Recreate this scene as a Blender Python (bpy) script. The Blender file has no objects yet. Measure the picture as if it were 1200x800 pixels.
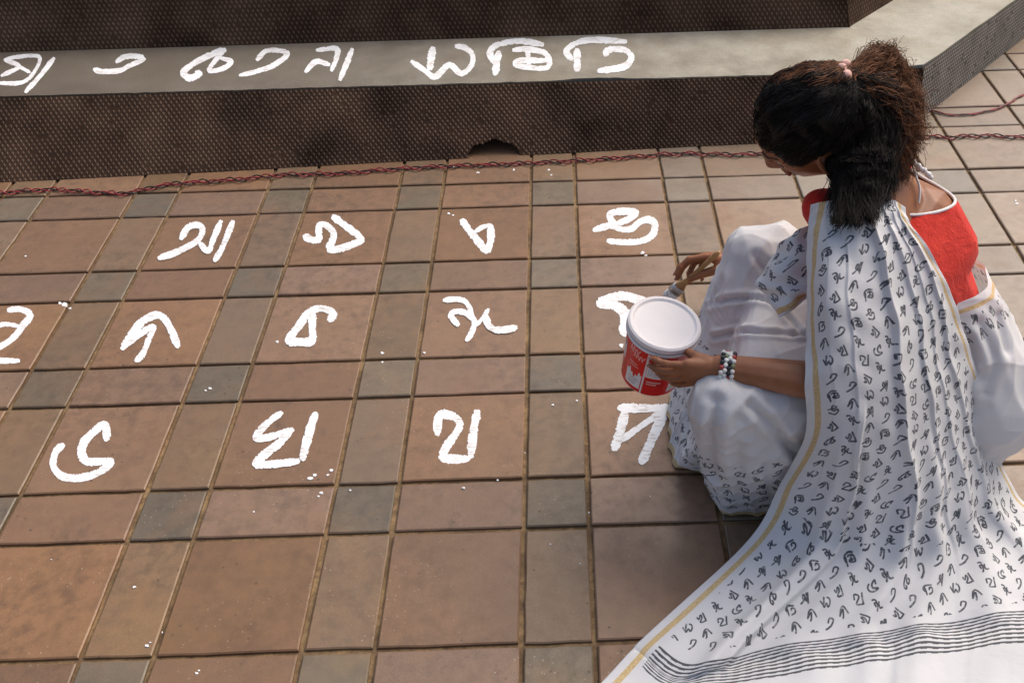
import bpy, bmesh, math, random
import numpy as np
from mathutils import Vector, Matrix
from mathutils.bvhtree import BVHTree
random.seed(7); rng = np.random.default_rng(7)
R = math.radians
S = bpy.context.scene
COL = S.collection

# ---------------------------------------------------------------- camera
F_PX, SHIFT_PX = 1166.16, 82.11          # focal length and principal offset measured on a 1200 px wide picture
CAM_LOC = Vector((0.11239, -1.07619, 1.6687))
CAM_ROT = (0.86591, 0.01650, -0.02851)
cam = bpy.data.cameras.new("camera"); camo = bpy.data.objects.new("camera", cam); COL.objects.link(camo)
cam.sensor_width = 36; cam.lens = F_PX / 1200 * 36; cam.shift_x = -SHIFT_PX / 1200
cam.clip_start = .05; cam.clip_end = 500
camo.location = CAM_LOC; camo.rotation_euler = CAM_ROT
S.camera = camo
# ---------------------------------------------------------------- daylight
SUN_EL, SUN_AZ = 52, 50                   # azimuth measured from +Y (away from camera) towards +X
w = bpy.data.worlds.new("World"); S.world = w; w.use_nodes = True
nt = w.node_tree; bg = nt.nodes["Background"]
sky = nt.nodes.new("ShaderNodeTexSky"); sky.sky_type = 'NISHITA'; sky.sun_disc = False
sky.sun_elevation = R(SUN_EL); sky.sun_rotation = R(SUN_AZ); sky.dust_density = 6; sky.air_density = 1.0; sky.ozone_density = 1
nt.links.new(sky.outputs[0], bg.inputs[0]); bg.inputs[1].default_value = .14
sl = bpy.data.lights.new("sun", 'SUN'); so = bpy.data.objects.new("sun", sl); COL.objects.link(so)
sl.energy = 1.35; sl.angle = R(46); sl.color = (1, .95, .87)
sd = Vector((math.sin(R(SUN_AZ)) * math.cos(R(SUN_EL)), math.cos(R(SUN_AZ)) * math.cos(R(SUN_EL)), math.sin(R(SUN_EL))))
so.rotation_euler = sd.to_track_quat('Z', 'Y').to_euler(); so.location = (2, 3, 5)
S.view_settings.view_transform = 'Standard'; S.view_settings.look = 'None'
S.view_settings.exposure = .22; S.view_settings.gamma = 1

# ---------------------------------------------------------------- helpers
from mathutils import Euler
RM = np.array(Euler(CAM_ROT, 'XYZ').to_matrix()); CC = np.array(CAM_LOC)
def at(px, py, z=0.0):
    """world point at height z seen at picture position (px, py) of the 1200 x 800 photograph"""
    d = RM @ np.array([(px - 600 - SHIFT_PX) / F_PX, -(py - 400) / F_PX, -1.0])
    return Vector(CC + (z - CC[2]) / d[2] * d)
def pxof(p):
    c = (np.array(p) - CC) @ RM
    return 600 + SHIFT_PX + F_PX * c[0] / -c[2], 400 - F_PX * c[1] / -c[2]

def tag(o, label=None, cat=None, group=None, kind=None):
    if label: o['label'] = label
    if cat: o['category'] = cat
    if group: o['group'] = group
    if kind: o['kind'] = kind
    return o
def link(name, me, mat=None, parent=None, smooth=False):
    o = bpy.data.objects.new(name, me); COL.objects.link(o)
    if mat is not None:
        me.materials.clear(); me.materials.append(mat)
    if parent is not None: o.parent = parent
    if smooth: me.polygons.foreach_set('use_smooth', [True] * len(me.polygons))
    return o
def empty(name, loc=(0, 0, 0)):
    o = bpy.data.objects.new(name, None); COL.objects.link(o); o.location = loc; o.empty_display_size = .05
    return o
def mesh(name, v, f):
    me = bpy.data.meshes.new(name); me.from_pydata([tuple(p) for p in v], [], [tuple(x) for x in f]); me.update(); return me
def npmesh(name, V, F4):
    """fast mesh from arrays: V (n,3), F (m,k)"""
    me = bpy.data.meshes.new(name); V = np.asarray(V, np.float32); F4 = np.asarray(F4, np.int32); k = F4.shape[1]
    me.vertices.add(len(V)); me.vertices.foreach_set('co', V.ravel())
    me.loops.add(F4.size); me.loops.foreach_set('vertex_index', F4.ravel())
    me.polygons.add(len(F4)); me.polygons.foreach_set('loop_start', np.arange(0, F4.size, k, dtype=np.int32))
    me.polygons.foreach_set('loop_total', np.full(len(F4), k, np.int32))
    me.update(calc_edges=True); me.validate(); return me
def fin(bm, name):
    me = bpy.data.meshes.new(name); bm.to_mesh(me); bm.free(); return me

_ico = None
def ico():
    global _ico
    if _ico is None:
        b = bmesh.new(); bmesh.ops.create_icosphere(b, subdivisions=3, radius=1)
        _ico = ([v.co.copy() for v in b.verts], [[v.index for v in f.verts] for f in b.faces]); b.free()
    return _ico
def add_ell(bm, c, rad, M=None):
    vs, fs = ico(); M = M or Matrix.Identity(3); c = Vector(c)
    if not hasattr(rad, '__len__'): rad = (rad,) * 3
    nv = [bm.verts.new(c + M @ Vector((v.x * rad[0], v.y * rad[1], v.z * rad[2]))) for v in vs]
    for f in fs: bm.faces.new([nv[i] for i in f])
def add_hull(bm, balls, sub=2):
    b = bmesh.new()
    for c, r in balls:
        if r < 1e-4: b.verts.new(c); continue
        bmesh.ops.create_icosphere(b, subdivisions=sub, radius=r, matrix=Matrix.Translation(Vector(c)))
    vs = list(b.verts)
    bmesh.ops.delete(b, geom=list(b.faces), context='FACES_ONLY'); bmesh.ops.delete(b, geom=list(b.edges), context='EDGES_FACES') if False else None
    r = bmesh.ops.convex_hull(b, input=list(b.verts))
    dead = [e for e in set(r['geom_interior'] + r['geom_unused']) if isinstance(e, bmesh.types.BMVert)]
    bmesh.ops.delete(b, geom=dead, context='VERTS')
    le = [e for e in b.edges if not e.link_faces]; bmesh.ops.delete(b, geom=le, context='EDGES')
    m = {}
    for v in b.verts: m[v] = bm.verts.new(v.co)
    for f in b.faces: bm.faces.new([m[v] for v in f.verts])
    b.free()
def voxel(bm, size, smooth=6, name='m'):
    me = fin(bm, name); o = bpy.data.objects.new('tmp', me); COL.objects.link(o)
    md = o.modifiers.new('r', 'REMESH'); md.mode = 'VOXEL'; md.voxel_size = size; md.use_smooth_shade = True
    if smooth: s = o.modifiers.new('s', 'SMOOTH'); s.iterations = smooth; s.factor = .5
    dg = bpy.context.evaluated_depsgraph_get()
    ev = o.evaluated_get(dg); out = bpy.data.meshes.new_from_object(ev)
    bpy.data.objects.remove(o); out.name = name
    return out
def coords(me):
    a = np.empty(len(me.vertices) * 3, np.float32); me.vertices.foreach_get('co', a); return a.reshape(-1, 3).astype(float)
def normals(me):
    a = np.empty(len(me.vertices) * 3, np.float32); me.vertices.foreach_get('normal', a); return a.reshape(-1, 3).astype(float)
def setco(me, a): me.vertices.foreach_set('co', np.asarray(a, np.float32).ravel()); me.update()
def catmull(P, n):
    """resample polyline P (k,d) to n points"""
    P = np.asarray(P, float); k = len(P)
    if k == 2: t = np.linspace(0, 1, n)[:, None]; return P[0] * (1 - t) + P[1] * t
    t = np.linspace(0, k - 1, n); i = np.clip(t.astype(int), 0, k - 2); f = (t - i)[:, None]
    E = np.vstack([2 * P[0] - P[1], P, 2 * P[-1] - P[-2]])
    a, b, c, d = E[i], E[i + 1], E[i + 2], E[i + 3]
    return .5 * (2 * b + (c - a) * f + (2 * a - 5 * b + 4 * c - d) * f ** 2 + (3 * b - a - 3 * c + d) * f ** 3)
def tube(P, rad, k=6, closed=False, cap=True):
    """arrays for a tube along P; rad scalar or per point"""
    P = np.asarray(P, float); n = len(P); rad = np.broadcast_to(rad, (n,))
    T = np.gradient(P, axis=0); T /= np.linalg.norm(T, axis=1)[:, None] + 1e-12
    up = np.array([.13, .21, 1.]); A = np.cross(T, up); A /= np.linalg.norm(A, axis=1)[:, None] + 1e-9; B = np.cross(T, A)
    an = np.arange(k) * 2 * math.pi / k
    V = P[:, None] + rad[:, None, None] * (A[:, None] * np.cos(an)[None, :, None] + B[:, None] * np.sin(an)[None, :, None])
    i = np.arange(n - 1)[:, None] * k; j = np.arange(k)[None]; j2 = (j + 1) % k
    Fq = np.stack([i + j, i + j2, i + k + j2, i + k + j], -1).reshape(-1, 4)
    return V.reshape(-1, 3), Fq
def tubes(name, paths, rads, k=6):
    VV, FF, o = [], [], 0
    for P, r in zip(paths, rads):
        V, Fq = tube(P, r, k); VV.append(V); FF.append(Fq + o); o += len(V)
    return npmesh(name, np.vstack(VV), np.vstack(FF))
def lathe(prof, n=64, name='lathe'):
    """closed lathe round +Z from list of (r, z)"""
    V, Fq = [], []
    for r, z in prof:
        for a in range(n): V.append((r * math.cos(2 * math.pi * a / n), r * math.sin(2 * math.pi * a / n), z))
    for i in range(len(prof) - 1):
        for a in range(n):
            b = (a + 1) % n; Fq.append((i * n + a, i * n + b, (i + 1) * n + b, (i + 1) * n + a))
    me = mesh(name, V, Fq); me.polygons.foreach_set('use_smooth', [True] * len(me.polygons)); me.set_sharp_from_angle(angle=R(28)); return me

# ---------------------------------------------------------------- materials
class NT:
    def __init__(s, name):
        s.m = bpy.data.materials.new(name); s.m.use_nodes = True; s.t = s.m.node_tree
        s.b = s.t.nodes['Principled BSDF']; s.out = s.t.nodes['Material Output']
    def n(s, typ, **kw):
        x = s.t.nodes.new(typ)
        for k, v in kw.items(): setattr(x, k, v)
        return x
    def l(s, a, b): s.t.links.new(a, b)
    def val(s, sock, v):
        if isinstance(v, bpy.types.NodeSocket): s.l(v, sock)
        else: sock.default_value = v
    def math(s, op, a, b=0.0, c=None, clamp=False):
        x = s.n('ShaderNodeMath', operation=op, use_clamp=clamp); s.val(x.inputs[0], a); s.val(x.inputs[1], b)
        if c is not None: s.val(x.inputs[2], c)
        return x.outputs[0]
    def noise(s, vec, scale, detail=3, rough=.5, dist=0):
        x = s.n('ShaderNodeTexNoise'); s.l(vec, x.inputs['Vector']); x.inputs['Scale'].default_value = scale
        x.inputs['Detail'].default_value = detail; x.inputs['Roughness'].default_value = rough; x.inputs['Distortion'].default_value = dist
        return x.outputs['Fac']
    def ramp(s, fac, stops, interp='LINEAR'):
        x = s.n('ShaderNodeValToRGB'); s.l(fac, x.inputs[0]); cr = x.color_ramp; cr.interpolation = interp
        while len(cr.elements) < len(stops): cr.elements.new(.5)
        for e, (p, c) in zip(cr.elements, stops):
            e.position = p; e.color = (c, c, c, 1) if not hasattr(c, '__len__') else (*c, 1)
        return x.outputs[0]
    def mix(s, f, a, b, mode='MIX'):
        x = s.n('ShaderNodeMix', data_type='RGBA', blend_type=mode); s.val(x.inputs[0], f)
        for sk, v in ((x.inputs[6], a), (x.inputs[7], b)):
            if isinstance(v, bpy.types.NodeSocket): s.l(v, sk)
            else: sk.default_value = (*v, 1) if len(v) == 3 else v
        return x.outputs[2]
    def bump(s, h, strength=.3, dist=.001):
        x = s.n('ShaderNodeBump'); s.l(h, x.inputs['Height']); x.inputs['Strength'].default_value = strength; x.inputs['Distance'].default_value = dist
        s.l(x.outputs[0], s.b.inputs['Normal']); return x
    def col(s, v): s.val(s.b.inputs['Base Color'], (*v, 1) if not isinstance(v, bpy.types.NodeSocket) else v)
    def rough(s, v): s.val(s.b.inputs['Roughness'], v)
    def pos(s): return s.n('ShaderNodeNewGeometry').outputs['Position']

def simple(name, c, rough=.6, spec=.5, var=.12, scale=40, bump=0, bscale=200, metal=0):
    t = NT(name); p = t.pos(); n = t.noise(p, scale, 4)
    lo = tuple(x * (1 - var) for x in c); hi = tuple(min(1, x * (1 + var)) for x in c)
    t.col(t.ramp(n, [(.3, lo), (.7, hi)])); t.rough(rough); t.b.inputs['Specular IOR Level'].default_value = spec
    t.b.inputs['Metallic'].default_value = metal
    if bump: t.bump(t.noise(p, bscale, 3), bump, .001)
    return t.m

def tile_mat(name, c1, c2, warm=.5):
    t = NT(name); p = t.pos(); oi = t.n('ShaderNodeObjectInfo').outputs['Random']
    big = t.noise(p, 6, 3, .6); mid = t.noise(p, 28, 4, .65); fine = t.noise(p, 420, 2, .6)
    base = t.mix(t.ramp(oi, [(0, 0), (1, 1)]), c1, c2)
    base = t.mix(t.math('MULTIPLY', t.ramp(big, [(.35, 0), (.65, 1)]), .4), base, tuple(x * 1.25 for x in c2))
    base = t.mix(t.math('MULTIPLY', t.ramp(mid, [(.42, 0), (.66, .8)]), t.ramp(t.noise(p, 2.3, 2), [(.38, .25), (.62, 1)])), base, tuple(x * .62 for x in c1))
    base = t.mix(t.ramp(fine, [(.3, .45), (.5, 0)]), base, tuple(x * .45 for x in c1))
    base = t.mix(t.ramp(fine, [(.62, 0), (.8, .5)]), base, tuple(min(1, x * 1.7) for x in c2))
    # brown stains and pits
    st = t.noise(p, 11, 5, .7, .4)
    base = t.mix(t.ramp(st, [(.6, 0), (.72, .55)]), base, (.085, .05, .03))
    vo = t.n('ShaderNodeTexVoronoi'); t.l(p, vo.inputs['Vector']); vo.inputs['Scale'].default_value = 34
    sp = t.math('MULTIPLY', t.ramp(vo.outputs['Distance'], [(.07, 1), (.12, 0)]), t.ramp(t.noise(p, 9, 2), [(.5, 0), (.58, .8)]))
    base = t.mix(sp, base, (.04, .025, .018))
    ob = t.noise(p, 3.3, 4, .6, .5)                                # ochre blotches, then a pale tone growing to the far right
    base = t.mix(t.ramp(ob, [(.5, 0), (.68, .32)]), base, (.27, .155, .065))
    xyz = t.n('ShaderNodeSeparateXYZ'); t.l(p, xyz.inputs[0])
    du = t.math('MULTIPLY_ADD', xyz.outputs[0], .5, t.math('MULTIPLY_ADD', xyz.outputs[1], .22, t.math('MULTIPLY', big, .5)))
    base = t.mix(t.ramp(du, [(.62, 0), (1.0, .42)]), base, (.37, .31, .24))
    v2 = t.n('ShaderNodeTexVoronoi'); t.l(p, v2.inputs['Vector']); v2.inputs['Scale'].default_value = 75
    gr = t.math('MULTIPLY', t.ramp(v2.outputs['Distance'], [(.08, .8), (.14, 0)]), t.ramp(t.noise(p, 4, 2), [(.50, 0), (.60, 1)]))
    base = t.mix(gr, base, (.42, .33, .24))
    hv = t.math('FRACT', t.math('MULTIPLY', oi, 91.7)); hs = t.n('ShaderNodeHueSaturation'); t.l(base, hs.inputs['Color'])
    hs.inputs['Hue'].default_value = .5; t.l(t.math('MULTIPLY_ADD', hv, .26, .86), hs.inputs['Value'])
    t.l(t.math('MULTIPLY_ADD', t.math('FRACT', t.math('MULTIPLY', oi, 37.3)), .18, .88), hs.inputs['Saturation'])
    base = hs.outputs[0]
    red = t.noise(p, 5.5, 4, .6, .7); base = t.mix(t.ramp(red, [(.52, 0), (.68, .3)]), base, (.235, .118, .058))
    t.col(base); t.rough(t.ramp(mid, [(.3, .36), (.7, .54)])); t.b.inputs['Specular IOR Level'].default_value = .55
    h = t.math('ADD', t.math('MULTIPLY', fine, .5), mid)
    t.bump(h, .35, .0015)
    return t.m
M = {}
M['tile_large'] = tile_mat('terracotta_paver', (.198, .111, .059), (.240, .132, .068))
M['tile_tall'] = tile_mat('brown_paver', (.165, .108, .062), (.205, .126, .068))
M['tile_wide'] = tile_mat('rosy_paver', (.180, .107, .062), (.214, .120, .067))
M['tile_small'] = tile_mat('grey_paver', (.140, .106, .068), (.162, .121, .076))
def mortar():
    t = NT('sand_mortar'); p = t.pos(); n = t.noise(p, 60, 5, .7); n2 = t.noise(p, 9, 3)
    c = t.ramp(n, [(.3, (.09, .052, .024)), (.55, (.26, .165, .078)), (.8, (.38, .26, .13))])
    t.col(t.mix(t.ramp(n2, [(.4, 0), (.65, .7)]), c, (.075, .045, .022))); t.rough(.9); t.bump(n, .8, .003); return t.m
M['mortar'] = mortar()
def concrete():
    t = NT('tread_concrete'); p = t.pos(); n = t.noise(p, 7, 5, .65); f = t.noise(p, 180, 3); s = t.noise(p, 2.2, 4, .6, .6)
    c = t.ramp(n, [(.3, (.31, .285, .225)), (.55, (.44, .41, .33)), (.75, (.52, .49, .41))])
    c = t.mix(t.ramp(s, [(.5, 0), (.68, .6)]), c, (.30, .24, .15))
    c = t.mix(t.ramp(f, [(.3, .4), (.45, 0)]), c, (.12, .10, .08))
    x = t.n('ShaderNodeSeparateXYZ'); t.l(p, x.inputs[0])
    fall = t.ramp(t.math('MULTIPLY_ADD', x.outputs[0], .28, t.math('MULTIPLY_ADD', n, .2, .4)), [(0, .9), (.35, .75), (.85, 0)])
    c = t.mix(fall, c, (.098, .075, .056))      # the tread turns darker brown towards its left end
    t.col(c); t.rough(t.ramp(n, [(.3, .6), (.7, .8)])); t.b.inputs['Specular IOR Level'].default_value = .25; t.bump(t.math('ADD', f, n), .4, .003); return t.m
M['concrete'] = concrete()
def white_paint():
    t = NT('white_wall_paint'); p = t.pos(); n = t.noise(p, 90, 4, .6); b = t.noise(p, 260, 2)
    mp = t.n('ShaderNodeMapping'); t.l(p, mp.inputs[0]); mp.inputs['Rotation'].default_value = (0, 0, .9); mp.inputs['Scale'].default_value = (40, 420, 40)
    st = t.n('ShaderNodeTexNoise'); t.l(mp.outputs[0], st.inputs['Vector']); st.inputs['Scale'].default_value = 1; st.inputs['Detail'].default_value = 3
    thin = t.math('MULTIPLY', t.ramp(st.outputs['Fac'], [(.50, 0), (.62, 1)]), t.ramp(t.noise(p, 26, 3), [(.46, 0), (.58, .85)]))
    c = t.mix(thin, t.ramp(n, [(.25, (.76, .75, .74)), (.5, (.87, .87, .87))]), (.40, .31, .24))
    t.col(c); t.rough(.5); t.bump(t.math('ADD', st.outputs['Fac'], b), .25, .0008); return t.m
M['paint'] = white_paint()
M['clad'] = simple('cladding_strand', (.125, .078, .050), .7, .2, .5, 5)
M['clad_side'] = simple('cladding_strand_lit_side', (.42, .38, .33), .6, .4, .25, 14)  # paler strand copy: the stronger light on the side riser, put into the colour
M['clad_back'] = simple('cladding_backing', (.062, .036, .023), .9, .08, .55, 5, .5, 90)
M['clad_back_side'] = simple('cladding_backing_lit_side', (.13, .115, .095), .75, .3, .3, 8, .5, 90)  # backing lightened the same way, the side face's extra light painted in
M['dark'] = simple('hollow_dark_masonry', (.06, .04, .03), .95, .1, .4, 20, .6, 60)
M['red_cable'] = simple('red_cable', (.27, .03, .035), .45, .5, .35, 30)
M['black_cable'] = simple('black_cable', (.03, .018, .016), .5, .5, .3, 30)

# ---------------------------------------------------------------- ground: paving
U = .14; J = .0054                         # module (small side) and half joint width
def blk(v, narrow_first):                  # grid line positions
    out = []; k = -int(12)
    while k < 14:
        b = k * 3 * U
        if narrow_first: out += [(b, U, 'n'), (b + U, 2 * U, 'w')]
        else: out += [(b, 2 * U, 'w'), (b + 2 * U, U, 'n')]
        k += 1
    return [o for o in out if v[0] <= o[0] <= v[1]]
cols = blk((-3.0, 3.9), True); rows = blk((-1.3, 5.2), False)
floor = link('plaza_ground', mesh('plaza_ground', [(-60, -60, -.0080), (60, -60, -.0080), (60, 60, -.0080), (-60, 60, -.0080)], [(0, 1, 2, 3)]), M['mortar'])
tag(floor, 'brown paved plaza ground of large and small rectangular pavers', kind='structure')
def tile_mesh(wx, wy, seed):
    r = random.Random(seed); b = bmesh.new(); hx, hy = wx / 2 - J, wy / 2 - J; c = .0028
    def ring(ix, iy, z, jit):
        pts = []
        nx, ny = max(2, int(wx / .045)), max(2, int(wy / .045))
        for i in range(nx): pts.append((-ix + 2 * ix * i / nx, -iy))
        for i in range(ny): pts.append((ix, -iy + 2 * iy * i / ny))
        for i in range(nx): pts.append((ix - 2 * ix * i / nx, iy))
        for i in range(ny): pts.append((-ix, iy - 2 * iy * i / ny))
        return [b.verts.new((x, y, z)) for x, y in pts]
    lo = ring(hx, hy, -.02, 0); mid = ring(hx, hy, -c * .8, 0); top = ring(hx - c, hy - c, 0, 0)
    n = len(lo)
    for i in range(n):                     # chipped, wavering arrises
        d = r.gauss(0, .0005) - (.002 if r.random() < .09 else 0)
        for v in (mid[i], top[i]):
            if abs(v.co.x) > abs(v.co.y) * wx / wy: v.co.x += math.copysign(d, v.co.x)
            else: v.co.y += math.copysign(d, v.co.y)
    for a, bb in ((lo, mid), (mid, top)):
        for i in range(n): b.faces.new((a[i], a[(i + 1) % n], bb[(i + 1) % n], bb[i]))
    b.faces.new(top); me = fin(b, 'paver'); return me
protos = {}
for kx in 'nw':
    for ky in 'nw':
        wx, wy = (U if kx == 'n' else 2 * U), (U if ky == 'n' else 2 * U)
        mt = {'ww': 'tile_large', 'nw': 'tile_tall', 'wn': 'tile_wide', 'nn': 'tile_small'}[kx + ky]
        protos[kx + ky] = [tile_mesh(wx, wy, s) for s in range(6)]
        for m_ in protos[kx + ky]: m_.materials.append(M[mt])
rest = {k: [] for k in protos}; cand = []
for x0, wx, kx in cols:
    for y0, wy, ky in rows:
        c = Vector((x0 + wx / 2, y0 + wy / 2, 0))
        if c.y > 2.05 and c.x < 1.25 + (c.y - 2.0) * .95: continue     # under the plinth
        X, Y = pxof(c); d = (c - CAM_LOC).length
        cand.append((0 if (-90 < X < 1290 and -60 < Y < 880) else 1, d, c, kx + ky))
cand.sort(key=lambda t: (t[0], t[1]))
for i, (off, d, c, k) in enumerate(cand):
    me = random.choice(protos[k])
    rot = Euler((random.gauss(0, .0022), random.gauss(0, .0022), random.gauss(0, .0016) + (math.pi if random.random() < .5 else 0)))
    loc = c + Vector((random.gauss(0, .0007), random.gauss(0, .0007), random.gauss(0, .0006)))
    if not off and i < 300:
        o = bpy.data.objects.new('paver', me); COL.objects.link(o); o.location = loc; o.rotation_euler = rot; o.parent = floor
    else: rest[k].append((me, Matrix.Translation(loc) @ rot.to_matrix().to_4x4()))
b = bmesh.new(); mi = 0; mats = []
for k, lst in rest.items():
    mats.append(protos[k][0].materials[0])
    for me, mx in lst:
        n0 = len(b.faces); tmp = bmesh.new(); tmp.from_mesh(me); tmp.transform(mx); vm = [b.verts.new(v.co) for v in tmp.verts]
        for f in tmp.faces: nf = b.faces.new([vm[v.index] for v in f.verts]); nf.material_index = mi
        tmp.free()
    mi += 1
me = fin(b, 'outlying_pavers')
o = link('outlying_pavers', me, None, floor)
for m_ in mats: me.materials.append(m_)
o['kind'] = 'stuff'

# ---------------------------------------------------------------- stepped plinth
HZ = .20
plinth = empty('stepped_plinth', (-.3, 2.2, 0))
tag(plinth, 'dark mesh clad stepped plinth with a pale concrete tread and an angled corner', 'steps')
PL = plinth.location
def sheet_grid(quad, nu, nv):
    a, bb, c, d = [np.array(q, float) for q in quad]   # bl, br, tr, tl
    u = np.linspace(0, 1, nu + 1)[None, :, None]; v = np.linspace(0, 1, nv + 1)[:, None, None]
    return (a * (1 - u) + bb * u) * (1 - v) + (d * (1 - u) + c * u) * v
def local(me): me.transform(Matrix.Translation(-PL)); return me
def cladding(quad, hole=None, side=False, slant=1):
    q = [Vector(p) for p in quad]; L = ((q[1] - q[0]).length + (q[2] - q[3]).length) / 2; H = (q[3] - q[0]).length
    N = (q[1] - q[0]).cross(q[3] - q[0]).normalized()
    # backing sheet
    cs = .016 if not hole else .006; nu, nv = int(L / cs), max(4, int(H / cs)); G = sheet_grid(q, nu, nv)
    F_ = []
    for j in range(nv):
        for i in range(nu):
            c = (G[j, i] + G[j + 1, i + 1]) / 2
            if hole and hole(c): continue
            a = j * (nu + 1) + i; F_.append((a, a + 1, a + nu + 2, a + nu + 1))
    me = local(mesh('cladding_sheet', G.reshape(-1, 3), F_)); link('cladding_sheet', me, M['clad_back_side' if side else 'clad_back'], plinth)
    # raised expanded-metal strands: one small slanted lozenge per mesh opening
    su, sv = (.0150, .0150) if side else (.0170, .0160)
    nu, nv = int(L / su), int(H / sv); V, Fs = [], []
    for j in range(nv + 1):
        for i in range(nu):
            u = (i + .5 + (.5 if j % 2 else 0)) / nu; v = (j + .5) / (nv + 1)
            if u > 1: continue
            c = (q[0] * (1 - u) + q[1] * u) * (1 - v) + (q[3] * (1 - u) + q[2] * u) * v
            if hole and hole(c): continue
            if random.random() < .03: continue
            eu = (q[1] - q[0]).normalized(); ev = (q[3] - q[0]).normalized()
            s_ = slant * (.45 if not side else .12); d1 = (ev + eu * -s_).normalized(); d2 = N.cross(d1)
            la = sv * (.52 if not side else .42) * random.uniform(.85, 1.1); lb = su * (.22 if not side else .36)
            hgt = .0028 * random.uniform(.6, 1.2); n = len(V)
            V += [c - d1 * la + N * .0005, c + d2 * lb + N * .0008, c + d1 * la + N * .0005, c - d2 * lb + N * .0008, c + N * hgt + d1 * la * .2]
            Fs += [(n, n + 1, n + 4), (n + 1, n + 2, n + 4), (n + 2, n + 3, n + 4), (n + 3, n, n + 4)]
    me = local(mesh('cladding_mesh', V, Fs))
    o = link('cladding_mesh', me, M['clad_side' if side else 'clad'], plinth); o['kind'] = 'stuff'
# outlines
LX = -3.2
t0, t1 = (LX, 1.978), (1.279, 1.978)                              # lower tread front edge
t2 = (t1[0] + .538 * 4.2, t1[1] + .568 * 4.2)                     # runs away along the side
u0, u1 = (LX, 2.318), (1.143, 2.34)                               # foot of the upper riser
u2 = (u1[0] + .538 * 4.2, u1[1] + .568 * 4.2)
b0, bm_, b1 = (LX, 1.70), (.80, 1.885), (1.335, 2.005)
b2 = (b1[0] + .60 * 4.2, b1[1] + .642 * 4.2)
def body_mesh(poly, z0, z1, name, mat):
    b = bmesh.new(); n = len(poly); lo = [b.verts.new((x, y, z0)) for x, y in poly]; hi = [b.verts.new((x, y, z1)) for x, y in poly]
    b.faces.new(hi); b.faces.new(lo[::-1])
    for i in range(n): b.faces.new((lo[i], lo[(i + 1) % n], hi[(i + 1) % n], hi[i]))
    bmesh.ops.recalc_face_normals(b, faces=b.faces); me = local(fin(b, name)); return link(name, me, mat, plinth)
# core behind the cladding, then the concrete tread slab with a worn edge
body_mesh([(LX, 2.06), (1.22, 2.06), (t2[0] - .06, t2[1] + .02), (t2[0] - .06, 7.4), (LX, 7.4)], -.02, HZ - .03, 'core', M['dark'])
def tread():
    b = bmesh.new(); n = 150; front = []
    for i in range(n + 1):
        x = t0[0] + (t1[0] - t0[0]) * i / n; y = t0[1] + random.gauss(0, .0012)
        if .10 < x < .33: y += .014 * math.sin((x - .10) / .23 * math.pi) ** .5       # broken notch
        front.append((x, y))
    # broken corner
    front = [p for p in front if p[0] < 1.225]
    front += [(1.236, 1.99), (1.262, 2.012), (1.30, 2.02), (1.318, 2.022)]
    side = [(t1[0] + (t2[0] - t1[0]) * i / 60 + random.gauss(0, .001), t1[1] + (t2[1] - t1[1]) * i / 60) for i in range(2, 61)]
    poly = front + side + [(t2[0], 7.4), (LX, 7.4)]
    hi = [b.verts.new((x, y, HZ)) for x, y in poly]; lo = [b.verts.new((x, y + (.004 if i < len(front) else 0), HZ - .03)) for i, (x, y) in enumerate(poly)]
    b.faces.new(hi); b.faces.new(lo[::-1]); m = len(poly)
    for i in range(m): b.faces.new((lo[i], lo[(i + 1) % m], hi[(i + 1) % m], hi[i]))
    bmesh.ops.recalc_face_normals(b, faces=b.faces); bmesh.ops.triangulate(b, faces=[f for f in b.faces if len(f.verts) > 4])
    return local(fin(b, 'tread'))
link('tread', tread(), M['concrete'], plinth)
HC = at(578, 176, .03)
def hole_low(c):
    dx = (c[0] - HC.x) / .085; h = c[2]
    return abs(dx) < 1 and h < .046 * math.sqrt(1 - dx * dx) + .003 * math.sin(c[0] * 90)
zt = HZ - .001
cladding([(b0[0], b0[1], 0), (bm_[0], bm_[1], 0), (bm_[0], t0[1] - .001, zt - .004), (LX, t0[1] - .001, zt - .004)], hole_low)
cladding([(bm_[0], bm_[1], 0), (b1[0], b1[1], 0), (t1[0] + .034, t1[1] + .027, zt - .004), (bm_[0], t0[1] - .001, zt - .004)])
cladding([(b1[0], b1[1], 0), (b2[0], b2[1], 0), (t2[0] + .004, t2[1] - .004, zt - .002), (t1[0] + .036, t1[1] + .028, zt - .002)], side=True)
# upper step
ub = .0
cladding([(LX, u0[1], HZ), (u1[0], u1[1], HZ), (u1[0] - .03, u1[1] + .07, 2 * HZ), (LX, u0[1] + .08, 2 * HZ)])
cladding([(u1[0], u1[1], HZ), (u2[0], u2[1], HZ), (u2[0] - .03, u2[1] + .06, 2 * HZ), (u1[0] - .03, u1[1] + .07, 2 * HZ)], slant=-1)
body_mesh([(LX, u0[1] + .09), (u1[0] - .06, u1[1] + .09), (u2[0] - .06, u2[1] + .09), (u2[0] - .06, 7.3), (LX, 7.3)], HZ - .01, 2 * HZ - .03, 'core', M['dark'])
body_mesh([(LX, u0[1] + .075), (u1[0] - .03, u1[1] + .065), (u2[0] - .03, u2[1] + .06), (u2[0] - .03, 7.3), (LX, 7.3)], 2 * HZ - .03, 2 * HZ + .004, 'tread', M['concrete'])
# dark corner strip where the two upper risers meet
P = np.array([(u1[0], u1[1] - .001, HZ), (u1[0] - .03, u1[1] + .069, 2 * HZ - .03)]); 
link('corner_strip', local(tubes('corner_strip', [P], [.004], 6)), M['clad_back'], plinth)

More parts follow.
